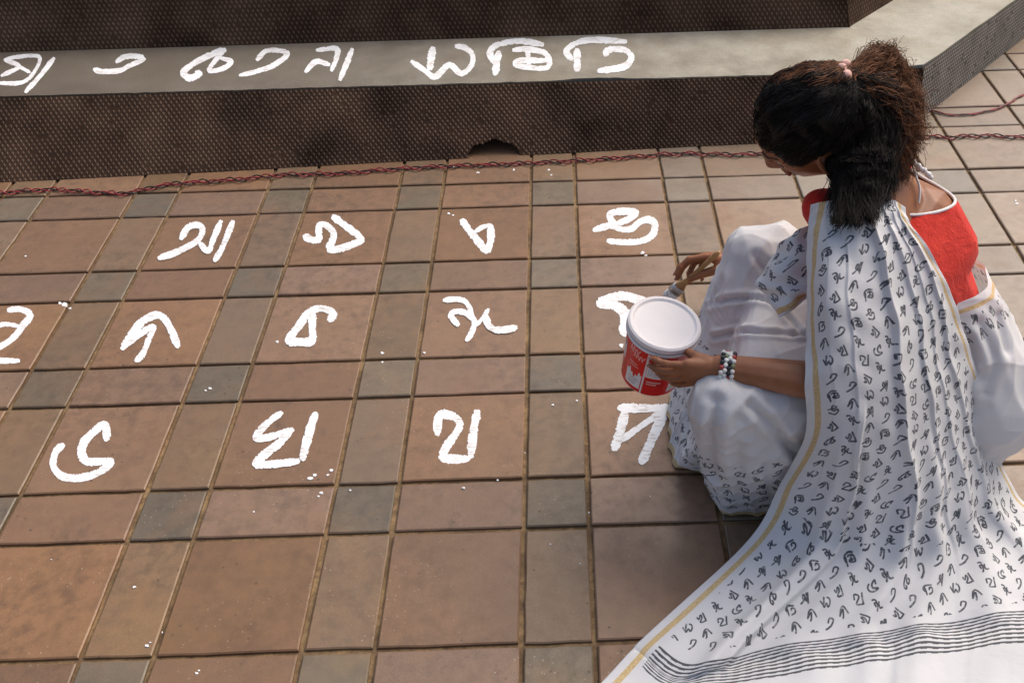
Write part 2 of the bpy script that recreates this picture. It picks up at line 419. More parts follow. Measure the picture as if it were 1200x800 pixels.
# ---------------------------------------------------------------- fairy-light cables
def cable(path_px, label, amp=.008, r=.0021):
    pts = np.array([at(*p) for p in path_px]); P = catmull(pts, 40 * len(path_px))
    T = np.gradient(P, axis=0); T /= np.linalg.norm(T, axis=1)[:, None]; N = np.cross(T, [0, 0, 1])
    s = np.concatenate([[0], np.cumsum(np.linalg.norm(np.diff(P, axis=0), axis=1))])
    root = empty('cable', tuple(P[0])); tag(root, label, 'cable')
    for k, (ph, mt, nm) in enumerate(((0, 'red_cable', 'red_strand'), (2.1, 'black_cable', 'black_strand'), (4.2, 'red_cable', 'red_strand'))):
        a = s * 2 * math.pi / .085 + ph; wob = 1 + .8 * np.sin(s * 7 + k * 2)
        Q = P + N * (np.sin(a) * amp * wob)[:, None]; Q[:, 2] = r + .0015 + (np.cos(a) + 1) * amp * .35
        me = tubes(nm, [Q], [r], 6); me.transform(Matrix.Translation(-root.location)); link(nm, me, M[mt], root, True)
cable([(-60, 232), (0, 228), (60, 224), (110, 227), (150, 228), (200, 218), (280, 212), (330, 207), (400, 205), (450, 201), (520, 197), (600, 194), (680, 190), (740, 186), (800, 182), (870, 183), (930, 178), (1010, 166), (1080, 162), (1110, 163), (1150, 161), (1200, 163), (1270, 166)],
      'red and black twisted cable lying along the foot of the dark plinth')
cable([(1076, 128), (1092, 131), (1108, 135), (1125, 136), (1150, 133), (1175, 126), (1192, 116), (1215, 106), (1260, 96)],
      'short dark red cable curving over pavers beside the plinth corner', .0025, .002)

# ---------------------------------------------------------------- painted letters
LET = [
 ((170, 240, 10), [(75, [(420, 400), (500, 270), (600, 235), (665, 265), (665, 340), (600, 430), (440, 520), (300, 580), (160, 625)]), (70, [(640, 450), (740, 540), (800, 400), (890, 190)]), (70, [(1030, 190), (960, 370), (890, 530), (815, 655)])]),
 ((340, 230, 10), [(82, [(165, 460), (230, 500), (330, 505), (340, 350), (410, 335), (490, 400), (510, 470), (465, 615), (600, 610), (740, 560), (860, 515)]), (85, [(500, 235), (640, 340), (850, 500)])]),
 ((510, 235, 10), [(88, [(310, 225), (400, 350), (520, 500), (610, 610)]), (88, [(615, 600), (650, 450), (655, 290)]), (55, [(655, 285), (560, 310), (460, 370)])]),
 ((680, 230, 10), [(80, [(160, 395), (350, 345), (480, 385), (600, 380), (700, 300), (800, 275), (870, 320), (860, 430), (780, 500), (650, 535), (450, 535), (320, 520)]), (85, [(400, 350), (345, 220), (460, 180), (640, 190), (560, 270), (430, 320)])]),
 ((0, 350, 10), [(78, [(90, 135), (220, 120), (330, 160), (345, 220), (270, 310), (190, 420), (100, 500), (0, 560), (-100, 600)]), (55, [(-80, 400), (0, 310), (100, 300), (220, 320)]), (70, [(-120, 725), (220, 725)])]),
 ((120, 350, 10), [(92, [(230, 590), (340, 420), (480, 260), (640, 190), (740, 250), (820, 400), (885, 560)]), (75, [(290, 540), (440, 410), (590, 335), (540, 480), (475, 640), (395, 730)])]),
 ((310, 345, 10), [(88, [(260, 540), (400, 370), (520, 210), (640, 165), (760, 185), (805, 240), (755, 305)]), (92, [(560, 200), (560, 400), (570, 550)]), (105, [(260, 550), (400, 555), (565, 560)])]),
 ((500, 335, 10), [(65, [(200, 168), (330, 155), (440, 175), (500, 250), (530, 350), (560, 440), (520, 560), (465, 640)]), (72, [(370, 460), (285, 350), (340, 300), (470, 320), (550, 400)]), (50, [(580, 460), (660, 370), (725, 270)]), (82, [(690, 340), (720, 450), (800, 510), (930, 510), (1050, 485)])]),
 ((680, 335, 10), [(115, [(760, 210), (680, 165), (520, 120), (350, 140), (240, 200), (400, 225), (510, 310), (525, 430), (510, 520), (560, 570)]), (75, [(540, 300), (640, 320), (740, 230)])]),
 ((35, 480, 8), [(72, [(310, 325), (240, 400), (220, 520), (290, 615), (420, 640), (570, 615), (700, 550), (780, 485)]), (80, [(720, 280), (705, 140), (600, 205), (510, 300), (485, 400), (530, 480), (640, 485), (775, 475)])]),
 ((280, 470, 8), [(72, [(400, 105), (260, 210), (165, 330), (260, 340), (400, 300), (505, 265)]), (80, [(480, 280), (380, 390), (250, 490), (165, 585), (300, 590), (560, 560)]), (82, [(595, 545), (630, 400), (680, 220), (720, 115)])]),
 ((480, 465, 8), [(88, [(260, 350), (270, 200), (320, 160), (430, 190), (475, 260), (430, 350), (350, 460), (310, 560), (430, 580), (560, 575)]), (82, [(575, 560), (595, 350), (635, 125)])]),
 ((700, 460, 8), [(82, [(200, 140), (380, 145), (560, 145), (700, 145)]), (88, [(265, 170), (205, 380), (160, 530)]), (62, [(205, 460), (400, 320), (600, 180)]), (92, [(640, 160), (540, 370), (470, 530), (415, 650)])]),
]
TOP = [
 ((0, 40, 5), [(24, [(25, 152), (100, 135), (228, 133), (205, 215), (130, 283), (-20, 288)]), (27, [(30, 155), (110, 190), (10, 245)]), (22, [(110, 190), (175, 225)]), (30, [(318, 140), (240, 240), (150, 340)])]),
 ((0, 40, 5), [(32, [(550, 208), (600, 220), (700, 215), (760, 185), (840, 148), (790, 130), (730, 135), (680, 165)])]),
 ((200, 35, 5), [(40, [(320, 118), (240, 145), (140, 195), (75, 250), (110, 283), (165, 262), (150, 245)]), (30, [(310, 120), (270, 170), (225, 238), (300, 230), (355, 188), (290, 165)])]),
 ((200, 35, 5), [(32, [(505, 178), (560, 125), (650, 125), (680, 150), (600, 210), (500, 245), (405, 268)])]),
 ((200, 35, 5), [(32, [(855, 120), (970, 112), (970, 170), (942, 240)]), (34, [(790, 248), (850, 188), (930, 205)]), (34, [(1065, 112), (1030, 200), (990, 295)])]),
 ((470, 30, 4), [(28, [(48, 168), (110, 210), (160, 240), (225, 185), (280, 225), (328, 190), (335, 140), (300, 105), (255, 97)]), (36, [(150, 102), (140, 160), (135, 205)])]),
 ((470, 30, 4), [(34, [(440, 230), (458, 125)]), (30, [(440, 180), (417, 130), (450, 92), (560, 74), (665, 90)]), (28, [(525, 115), (600, 112), (680, 135), (683, 198), (545, 188), (560, 165), (680, 165)]), (24, [(592, 112), (600, 190)])]),
 ((470, 30, 4), [(36, [(825, 212), (825, 112)]), (30, [(800, 160), (775, 120), (820, 84), (900, 68), (1055, 76)]), (32, [(955, 140), (975, 115), (1045, 115), (1080, 150), (1040, 195), (925, 213)])]),
]
def letter(spec, z, label, seed):
    (ox, oy, sc), strokes = spec; r = np.random.default_rng(seed); V, Fs = [], []
    for si, (wd, pts) in enumerate(strokes):
        P = np.array(pts, float) / sc + [ox, oy]; wd = wd / sc; n = 14 * len(pts); Q = catmull(P, n)
        T = np.gradient(Q, axis=0); T /= np.linalg.norm(T, axis=1)[:, None] + 1e-9
        # constant brush width measured on the picture; jittery dry-brush edges
        Nn = np.stack([-T[:, 1], T[:, 0]], 1)
        s = np.linspace(0, 1, n); wv = wd / 2 * (.95 if z > .1 else .98) * (1 + .09 * np.sin(s * 9 + seed) + .05 * np.sin(s * 31 + si))
        ends = np.minimum(1, .62 + np.minimum(s, 1 - s) * n / 5 * .38); wv = wv * ends
        jl = 1 + r.normal(0, .06, n) - .25 * (r.random(n) < .05); jr = 1 + r.normal(0, .06, n) - .25 * (r.random(n) < .05)
        Lp = Q + Nn * (wv * jl)[:, None]; Rp = Q - Nn * (wv * jr)[:, None]
        def capend(c, t, nn, w0):
            out = []
            for k in range(1, 6):
                a = math.pi * k / 6; rr = w0 * r.uniform(.45, 1.5); out.append(c + nn * math.cos(a) * w0 + t * math.sin(a) * rr * .55)
            return out
        zz = z + .0005 + si * .0003; base = len(V)
        top, bot = [], []
        for j in range(n):
            l, m, rr = at(*Lp[j], zz), at(*Q[j], zz + .0002), at(*Rp[j], zz); l2, r2 = at(*Lp[j], z - .0012), at(*Rp[j], z - .0012)
            V += [tuple(l2), tuple(l), tuple(m), tuple(rr), tuple(r2)]
        for j in range(n - 1):
            a = base + j * 5; c = a + 5
            for k in range(4): Fs.append((a + k, a + k + 1, c + k + 1, c + k))
        for (c, t, nn, w0, ring, rev) in ((Q[0], -T[0], Nn[0], wv[0], base, False), (Q[-1], T[-1], Nn[-1], wv[-1], base + (n - 1) * 5, True)):
            ps = capend(c, t, nn, w0); k0 = len(V)
            for p in ps: V.append(tuple(at(*p, zz))); V.append(tuple(at(*p, z - .0012)))
            chain = [ring + 1] + [k0 + 2 * i for i in range(5)] + [ring + 3]; low = [ring] + [k0 + 2 * i + 1 for i in range(5)] + [ring + 4]
            for i in range(6):
                f1 = (ring + 2, chain[i], chain[i + 1]); f2 = (chain[i], low[i], low[i + 1], chain[i + 1])
                Fs.append(f1); Fs.append(f2)
    c = np.mean(np.array(V), 0); b = bmesh.new()
    vs = [b.verts.new(Vector(v) - Vector((c[0], c[1], z))) for v in V]
    for f in Fs:
        try: b.faces.new([vs[i] for i in f])
        except ValueError: pass
    bmesh.ops.recalc_face_normals(b, faces=b.faces)
    for f in b.faces:
        if abs(f.normal.z) > .3 and f.normal.z < 0: f.normal_flip()
    o = link('painted_letter', fin(b, 'painted_letter'), M['paint']); o.location = (c[0], c[1], z)
    return o
GL = ['white painted letter with two slanting bars and a sweeping tail, leftmost in far row',
 'white painted zigzag letter with sharp point on its right, second in far row',
 'small white painted letter like a leaning triangle with long arm, in far row',
 'white painted letter with tight double loops and curled tail, in far row',
 'white painted letter at the left picture edge with a separate short bar below',
 'white painted letter like a tall arch over a forked stroke, in middle row',
 'white painted letter like a closed triangle with a hook curling right, in the middle row',
 'white painted letter with a long tail running right along the paver, in the middle row',
 'thick white painted letter partly hidden behind the red and white paint tub',
 'large white painted letter of two nested open curves, leftmost in the nearest row',
 'large white painted zigzag letter joined to a tall slanting bar, in nearest row',
 'large white painted letter like a hooked two with an upright bar, in the nearest row',
 'white painted letter with flat top bar, touched by the hem of the sari']
TL = ['white painted letter with long slanting bar at left end of the concrete tread',
 'small white painted letter like a flat three standing alone on the concrete tread',
 'white painted letter with a fat round lower curl on the concrete tread',
 'white painted open hook letter between curled and barred letters on the tread',
 'white painted angular letter followed by a separate slanting bar, mid tread',
 'white painted wide open letter like a notched wave, midway along the tread',
 'white painted boxy letter under arching roof stroke, above the notch in tread edge',
 'white painted letter with arching roof stroke and round hook, rightmost on the tread']
for i, (sp, lb) in enumerate(zip(LET, GL)): tag(letter(sp, .0004, lb, i), lb, 'painted letter', 'letters painted on the pavers')
for i, (sp, lb) in enumerate(zip(TOP, TL)): tag(letter(sp, HZ + .0002, lb, 50 + i), lb, 'painted letter', 'letters painted on the concrete tread')
# paint drips on the pavers
V, Fs = [], []
for (x, y, s) in [(157, 687, 3), (172, 756, 4), (176, 752, 2), (297, 599, 2), (364, 560, 5), (369, 556, 4), (388, 551, 4), (384, 556, 3), (376, 577, 4), (373, 581, 2.5), (410, 574, 2.5), (543, 571, 2.5), (583, 562, 2), (448, 413, 3), (448, 424, 2.2), (497, 413, 2.5), (526, 250, 3), (531, 252, 2), (753, 296, 4), (757, 299, 3), (728, 404, 4), (728, 406, 3), (648, 474, 2.5), (676, 469, 2.5), (76, 357, 6), (70, 355, 3), (82, 361, 2.5), (325, 400, 3), (230, 788, 3), (233, 785, 2), (560, 202, 2.5), (602, 199, 2.5), (643, 199, 2.5), (646, 205, 2), (531, 195, 1.6), (1192, 238, 3), (1190, 235, 2), (246, 455, 3.5), (241, 457, 2), (30, 300, 2), (615, 530, 1.6), (690, 600, 1.8), (762, 581, 1.5), (645, 637, 1.5), (190, 740, 1.6), (60, 655, 1.4), (680, 660, 1.4)]:
    n = len(V); k = 9; ph = random.random() * 6
    zt_ = .0014
    V.append(tuple(at(x, y, zt_ + .0004)))
    for a in range(k):
        rr = s / 2 * random.uniform(.6, 1.35); th = 2 * math.pi * a / k + ph
        V.append(tuple(at(x + rr * math.cos(th) * 1.25, y + rr * math.sin(th) * .8, zt_)))
    for a in range(k):
        rr = 1
        p = Vector(V[n + 1 + a]); V.append((p.x, p.y, -.002))
    for a in range(k):
        a2 = (a + 1) % k
        Fs += [(n, n + 1 + a2, n + 1 + a), (n + 1 + a, n + 1 + a2, n + 1 + k + a2, n + 1 + k + a)]
o = link('paint_splashes', mesh('paint_splashes', V, Fs), M['paint']); tag(o, 'scattered white paint drips and specks over the brown pavers', 'paint drips', kind='stuff')

# ================================================================ cloth print, drawn here as pixels (letters of a printed sari)
def glyph_image():
    N, C = 1024, 8; img = np.ones((N, N), np.float32); cs = N // C; r = random.Random(3)
    GS = LET + TOP; order = [0, 16, 3, 11, 7, 18, 15, 5, 9, 19, 1, 20]
    for gy in range(C):
        for gx in range(C):
            (ox, oy, sc), st = GS[order[(gx * 5 + gy * 7 + (gx * gy) % 3) % len(order)]]
            pts = np.vstack([np.array(p) for _, p in st]).astype(float); mn, mx = pts.min(0), pts.max(0); k = cs * .66 / max(mx - mn); kk = k * (mx - mn); asp = np.minimum(np.array([cs * .52, cs * .58]) / kk, 1.6)
            ang = r.gauss(0, .22); ca, sa = math.cos(ang), math.sin(ang)
            cx = (gx + .5 + r.uniform(-.06, .06)) * cs; cy = (gy + .5 + (.5 if gx % 2 else 0) + r.uniform(-.06, .06)) * cs
            for wd, p in st:
                Q = (catmull(np.array(p, float), 34) - (mn + mx) / 2) * k * asp; Q = np.stack([Q[:, 0] * ca - Q[:, 1] * sa, Q[:, 0] * sa + Q[:, 1] * ca], 1)
                rad = 6.2
                for x, y in Q:
                    X, Y = cx + x, cy + y; x0, y0 = int(X) - 9, int(Y) - 9
                    xs = np.arange(x0, x0 + 19); ys = np.arange(y0, y0 + 19)
                    d = np.sqrt((xs[None] - X) ** 2 + (ys[:, None] - Y) ** 2); a = np.clip((d - rad) / 1.5 + .5, 0, 1)
                    iy, ix = np.ix_(ys % N, xs % N); img[iy, ix] = np.minimum(img[iy, ix], a)
    im = bpy.data.images.new('sari_letter_print', N, N); buf = np.ones((N, N, 4), np.float32); buf[..., :3] = img[::-1, :, None]
    im.pixels.foreach_set(buf.ravel()); im.update(); im.pack(); return im
GI = glyph_image()
TILE = .265
def sari_mat(name, kind):
    """UV 'print' in metres, UV 'edge' = (distance from left edge, distance from right edge), UV 'band' = (row parameter, 0)"""
    t = NT(name)
    uv = t.n('ShaderNodeUVMap'); uv.uv_map = 'print'; ed = t.n('ShaderNodeUVMap'); ed.uv_map = 'edge'; bd = t.n('ShaderNodeUVMap'); bd.uv_map = 'band'
    p = t.pos(); wn = t.noise(p, 900, 1)
    se = t.n('ShaderNodeSeparateXYZ'); t.l(ed.outputs[0], se.inputs[0]); sb = t.n('ShaderNodeSeparateXYZ'); t.l(bd.outputs[0], sb.inputs[0])
    su = t.n('ShaderNodeSeparateXYZ'); t.l(uv.outputs[0], su.inputs[0])
    dist = t.noise(p, 25, 2)
    white = t.ramp(t.noise(p, 5, 3), [(.3, (.76, .75, .75)), (.7, (.82, .81, .81))])
    sc = t.n('ShaderNodeVectorMath', operation='SCALE'); t.l(uv.outputs[0], sc.inputs[0]); sc.inputs[3].default_value = 1 / TILE
    ti = t.n('ShaderNodeTexImage'); ti.image = GI; ti.interpolation = 'Cubic'; t.l(sc.outputs[0], ti.inputs[0])
    ink = t.math('SUBTRACT', 1, ti.outputs[0], clamp=True)
    ink = t.math('MULTIPLY', ink, t.ramp(t.noise(p, 160, 3), [(.3, .55), (.5, 1)]))
    dL, dR = se.outputs[0], se.outputs[1]; v = sb.outputs[0]
    def between(x, a, bb): return t.math('MULTIPLY', t.math('GREATER_THAN', x, a), t.math('LESS_THAN', x, bb))
    def ge(x, a): return t.math('GREATER_THAN', x, a)
    m = t.math('MULTIPLY', ge(dL, .040), ge(dR, .026))
    if kind == 'pallu': m = t.math('MULTIPLY', m, t.math('LESS_THAN', v, 8.9))
    if kind == 'skirt': m = t.math('MULTIPLY', m, t.math('LESS_THAN', v, 1))
    c = t.mix(t.math('MULTIPLY', ink, m), white, (.10, .105, .12))
    if kind == 'pallu':
        # woven end stripes
        ph = t.math('MULTIPLY', t.math('SUBTRACT', v, 9.0), 9.0); fr = t.math('FRACT', ph)
        inb = between(v, 9.0, 10.0)
        dash = t.math('FRACT', t.math('MULTIPLY', dL, 42)); thick = t.math('MULTIPLY_ADD', t.math('LESS_THAN', dash, .55), .12, .42)
        st = t.math('MULTIPLY', inb, t.math('LESS_THAN', fr, thick)); st = t.math('MULTIPLY', st, ge(dL, .038))
        c = t.mix(t.math('MULTIPLY', st, .9), c, (.04, .045, .055))
    goldn = t.ramp(t.noise(p, 300, 2), [(.35, (.62, .40, .12)), (.65, (.78, .58, .26))])
    gL = between(dL, .016, .028); gR = between(dR, .010, .018)
    g = t.math('MAXIMUM', gL, gR)
    c = t.mix(t.math('MULTIPLY', g, .85), c, goldn)
    t.col(c); t.rough(.75); t.b.inputs['Specular IOR Level'].default_value = .25
    t.b.inputs['Sheen Weight'].default_value = .15
    # weave: crossing threads
    wx = t.math('SINE', t.math('MULTIPLY', su.outputs[0], 2600)); wy = t.math('SINE', t.math('MULTIPLY', su.outputs[1], 2600))
    vr = t.n('ShaderNodeTexVoronoi', feature='DISTANCE_TO_EDGE'); t.l(p, vr.inputs['Vector']); vr.inputs['Scale'].default_value = 13; wr = t.math('ADD', t.noise(p, 30, 4, .6, .5), t.math('MULTIPLY', t.math('MINIMUM', vr.outputs['Distance'], .22), 1.6))
    t.bump(t.math('ADD', t.math('MULTIPLY', t.math('ADD', wx, wy), .04), wr), .35, .004)
    # thin cotton lets some light through
    tr = t.n('ShaderNodeBsdfTranslucent'); t.l(c, tr.inputs[0]); mx = t.n('ShaderNodeMixShader'); mx.inputs[0].default_value = .22
    t.l(t.b.outputs[0], mx.inputs[1]); t.l(tr.outputs[0], mx.inputs[2]); t.l(mx.outputs[0], t.out.inputs[0])
    return t.m
M['pallu'] = sari_mat('printed_sari_end', 'pallu'); M['sari_skirt'] = sari_mat('white_sari_skirt', 'skirt'); M['sari_print'] = sari_mat('printed_sari_fold', 'fold')

def set_uv(me, name, arr):
    """per-vertex (n,2) array into a loop UV layer"""
    l = me.uv_layers.new(name=name); idx = np.empty(len(me.loops), np.int32); me.loops.foreach_get('vertex_index', idx)
    l.data.foreach_set('uv', np.asarray(arr, np.float32)[idx].ravel())

def patch(ctrl, nu, nv):
    """ctrl rows x cols of (px,py,z) -> grid of world points, and the row parameter"""
    C = np.array([[list(at(*q)) for q in row] for row in ctrl]); nr = len(C)
    A = np.stack([catmull(C[i], nu) for i in range(nr)])            # rows x nu x 3
    G = np.stack([catmull(A[:, j], nv) for j in range(nu)], 1)      # nv x nu x 3
    return G, np.linspace(0, nr - 1, nv)
def grid_normals(G):
    du = np.gradient(G, axis=1); dv = np.gradient(G, axis=0); N = np.cross(du, dv); N /= np.linalg.norm(N, axis=2)[..., None] + 1e-12; return N
def gn(x): return np.exp(-x * x)
def cloth_from_grid(name, G, vp, mat, parent, thick=.0012, edge=None, band=None, uvoff=(0, 0), G0=None, flat_from=None):
    nv, nu = G.shape[:2]; G1 = G; G = G if G0 is None else G0
    au = np.concatenate([np.zeros((nv, 1)), np.cumsum(np.linalg.norm(np.diff(G, axis=1), axis=2), 1)], 1)
    av = np.concatenate([np.zeros((1, nu)), np.cumsum(np.linalg.norm(np.diff(G, axis=0), axis=2), 0)], 0)
    i = np.arange(nv - 1)[:, None] * nu; j = np.arange(nu - 1)[None]
    Fq = np.stack([i + j, i + j + nu, i + j + nu + 1, i + j + 1], -1).reshape(-1, 4)
    me = npmesh(name, G1.reshape(-1, 3), Fq)
    avm = np.repeat(av.mean(1, keepdims=True), nu, 1) * .25 + av * .75
    pu, pv = au + uvoff[0], -avm + uvoff[1]
    if flat_from is not None:                                   # lying flat: the print keeps its own upright grid
        w_, d_ = flat_from; fl_ = (vp[:, None] + .18 * np.sin(np.linspace(0, 9, nu))[None]) > w_; e_ = np.array([-d_[1], d_[0]])
        fu = G[..., 0] * d_[0] + G[..., 1] * d_[1]; fv = G[..., 0] * e_[0] + G[..., 1] * e_[1]
    set_uv(me, 'print', np.stack([pu.ravel(), pv.ravel()], 1))
    if flat_from is not None:
        idx = np.empty(len(me.loops), np.int32); me.loops.foreach_get('vertex_index', idx)
        first = np.repeat(idx[0::4], 4); m_ = fl_.ravel()[first]
        A_ = np.stack([pu.ravel(), pv.ravel()], 1)[idx]; B_ = np.stack([fu.ravel(), fv.ravel()], 1)[idx]; A_[m_] = B_[m_]
        me.uv_layers['print'].data.foreach_set('uv', A_.astype(np.float32).ravel())
    dL, dR = au, au[:, -1:] - au
    if edge: dL, dR = edge(au, av, dL, dR)
    set_uv(me, 'edge', np.stack([dL.ravel(), dR.ravel()], 1))
    set_uv(me, 'band', np.stack([np.repeat(vp[:, None], nu, 1).ravel(), np.zeros(nu * nv)], 1))
    o = link(name, me, mat, parent, True)
    sm = o.modifiers.new('thickness', 'SOLIDIFY'); sm.thickness = thick; sm.offset = -1
    return o

# ================================================================ the person
def skin_mat():
    t = NT('brown_skin'); p = t.pos(); n = t.noise(p, 22, 4, .6); f = t.noise(p, 700, 2)
    t.col(t.ramp(n, [(.3, (.235, .085, .034)), (.7, (.35, .14, .062))])); t.rough(.48)
    t.b.inputs['Subsurface Weight'].default_value = .08; t.b.inputs['Subsurface Radius'].default_value = (.01, .004, .002)
    t.bump(f, .15, .0006); return t.m
M['skin'] = skin_mat()
M['nail'] = simple('finger_nail', (.42, .22, .17), .3, .5, .05)
M['lip'] = simple('lips', (.25, .06, .05), .4)
M['eye'] = simple('eye_white', (.7, .68, .64), .2)
M['iris'] = simple('dark_iris', (.02, .012, .008), .15)
def blouse_mat():
    t = NT('red_blouse_cotton'); p = t.pos(); n = t.noise(p, 14, 4, .6); f = t.noise(p, 320, 3, .7)
    t.col(t.ramp(n, [(.3, (.56, .022, .014)), (.7, (.74, .050, .030))])); t.rough(.8); t.b.inputs['Specular IOR Level'].default_value = .2
    t.b.inputs['Sheen Weight'].default_value = .1
    t.bump(t.math('ADD', t.math('MULTIPLY', t.noise(p, 26, 3, .5, .6), 1.5), t.math('MULTIPLY', f, .4)), .7, .007); return t.m
M['blouse'] = blouse_mat()
M['piping'] = simple('white_piping', (.75, .72, .70), .7)
def hair_mat(name, c, c2):
    t = NT(name); p = t.pos(); t.col(t.ramp(t.noise(p, 60, 3), [(.35, c), (.65, c2)])); t.rough(.55); t.b.inputs['Specular IOR Level'].default_value = .18; return t.m
M['hair'] = hair_mat('black_hair', (.006, .005, .005), (.014, .010, .008))
M['hair_brown'] = hair_mat('brown_curls', (.06, .021, .009), (.21, .085, .036))
M['scrunchie'] = simple('pink_hair_tie', (.72, .42, .36), .7, .3, .3, 80)

person = empty('person', tuple(at(900, 545, 0)))
PO = person.location.copy()
tag(person, 'squatting person with curly dark ponytail, white printed sari and red blouse, holding a paint tub', 'person')
def pl(me): me.transform(Matrix.Translation(-PO)); return me
V3 = Vector
HK = 1.06
HC_ = V3((.568, .566, .770))                                   # head centre
HF = V3((-.77, .22, -.62)).normalized()                      # face direction
HS = V3((-.02, -.93, -.33)); HS = (HS - HF * HS.dot(HF)).normalized()   # towards her left ear (camera side)
HU = HF.cross(HS) * 1.0
if HU.z < 0: HU = -HU
HM = Matrix((HF, HS, HU)).transposed()                       # columns: forward, left, up
def hp(f, s, u): return HC_ + (HF * f + HS * s + HU * u) * HK

J = dict(pelvis=V3((.90, .50, .22)), waist=V3((.86, .51, .38)), chest=V3((.79, .52, .50)), uback=V3((.77, .52, .585)),
         neck=V3((.715, .52, .665)), nSh=V3((.655, .375, .585)), fSh=V3((.76, .665, .60)),
         nHip=V3((.92, .38, .20)), fHip=V3((.90, .62, .20)), fKn=V3(at(884, 300, .41)), nKn=V3((.385, .275, .36)),
         nAn=V3((.53, .36, .07)), fAn=V3((.54, .64, .07)))
FRT = at(962, 243, .625)
NW = at(843, 428, .425) + V3((0, -.003, 0)); NE = V3((.625, .245, .415))
FW = at(868, 309, .15); FE = at(962, 330, .24)

def hand(bm, wr, d, n, l, spec, thumb, scale=1.0, nails=None):
    """wr wrist, d towards knuckles, n out of the palm, l towards the thumb side. spec: per finger (lateral, length, spread, (c1,c2,c3))"""
    d, n, l = d.normalized(), n.normalized(), l.normalized(); s = scale
    kn = []
    spec = [(a_, b_ * s, c_, d_) for a_, b_, c_, d_ in spec]
    for i, (lat, ln, spread, curl) in enumerate(spec):
        k = wr + d * (.078 - .004 * abs(i - 1)) * s + l * lat * s - n * .002; kn.append(k)
    add_hull(bm, [(wr, .0185 * s), (wr + d * .02 * s + l * .008 * s, .018 * s), (kn[0] - d * .012 * s, .0115 * s), (kn[1] - d * .008 * s, .0115 * s), (kn[2] - d * .01 * s, .011 * s), (kn[3] - d * .012 * s, .010 * s), (wr + d * .03 * s + n * .008 * s - l * .016 * s, .013 * s)])
    tips = []
    for i, ((lat, ln, spread, curl), k) in enumerate(zip(spec, kn)):
        p = k; dd = (d + l * spread).normalized(); r0 = (.0082, .0085, .0081, .0072)[i] * s
        ax = dd.cross(n).normalized(); an = 0; nn = n
        for j, (fr, r1) in enumerate(((.46, .93), (.30, .84), (.24, .72))):
            an += curl[j]; v = dd * math.cos(an) + nn * math.sin(an); q = p + v * ln * fr * s
            add_hull(bm, [(p, r0 * (1.06 if j else 1.12)), (q, r0 * r1)], 2); p = q
            lastv = v
        tips.append((p, lastv, (-nn * math.cos(an) + dd * math.sin(an))))
        if nails is not None: nails.append((p, lastv, (-nn * math.cos(an) + dd * math.sin(an)), r0 * .72))
    pts, rr = thumb
    for a, bq, r0, r1 in zip(pts[:-1], pts[1:], rr[:-1], rr[1:]): add_hull(bm, [(a, r0), (bq, r1)], 2)
    return tips
nails = []
bm = bmesh.new()
# torso
add_hull(bm, [(J['pelvis'] + V3((0, .075, 0)), .10), (J['pelvis'] + V3((0, -.075, 0)), .10), (J['waist'] + V3((0, .05, 0)), .082), (J['waist'] + V3((0, -.05, 0)), .082)])
add_hull(bm, [(J['waist'] + V3((0, .05, 0)), .082), (J['waist'] + V3((0, -.05, 0)), .082), (J['chest'] + V3((.01, .055, 0)), .092), (J['chest'] + V3((-.01, -.055, 0)), .092)])
UPB = [(at(1108, 292, .545), .054), (J['chest'] + V3((.01, .055, 0)), .092), (J['chest'] + V3((-.01, -.055, 0)), .092), (J['nSh'] + V3((.045, .03, -.02)), .052), (J['fSh'] + V3((0, -.03, -.02)), .055), (J['uback'] + V3((.02, .0, .01)), .070)]
add_hull(bm, UPB)
add_hull(bm, [(J['uback'], .06), (J['neck'], .050), (J['nSh'] + V3((.03, .03, 0)), .045), (J['fSh'], .045)])
add_hull(bm, [(J['neck'], .050), (hp(-.03, 0, -.065), .045)])
add_hull(bm, [(FRT, .030), (J['nSh'], .04), (J['uback'], .05), (J['neck'] + V3((-.02, 0, -.03)), .04)])
for sh, el, wr in ((J['nSh'], NE, NW), (J['fSh'], FE, FW)):
    add_hull(bm, [(sh, .050), (sh.lerp(el, .45), .042), ]); add_hull(bm, [(sh.lerp(el, .45), .042), (el, .036)])
    add_hull(bm, [(el, .036), (el.lerp(wr, .3), .037)]); add_hull(bm, [(el.lerp(wr, .3), .037), (wr, .0235)])
for hip, kn, an in ((J['nHip'], J['nKn'], J['nAn']), (J['fHip'], J['fKn'], J['fAn'])):
    add_hull(bm, [(hip, .085), (kn, .045)]); add_hull(bm, [(kn, .043), (an, .032)])
    add_hull(bm, [(an + V3((0, 0, -.03)), .03), (an + V3((-.085, .01, -.045)), .018), (an + V3((.03, 0, -.042)), .022)])
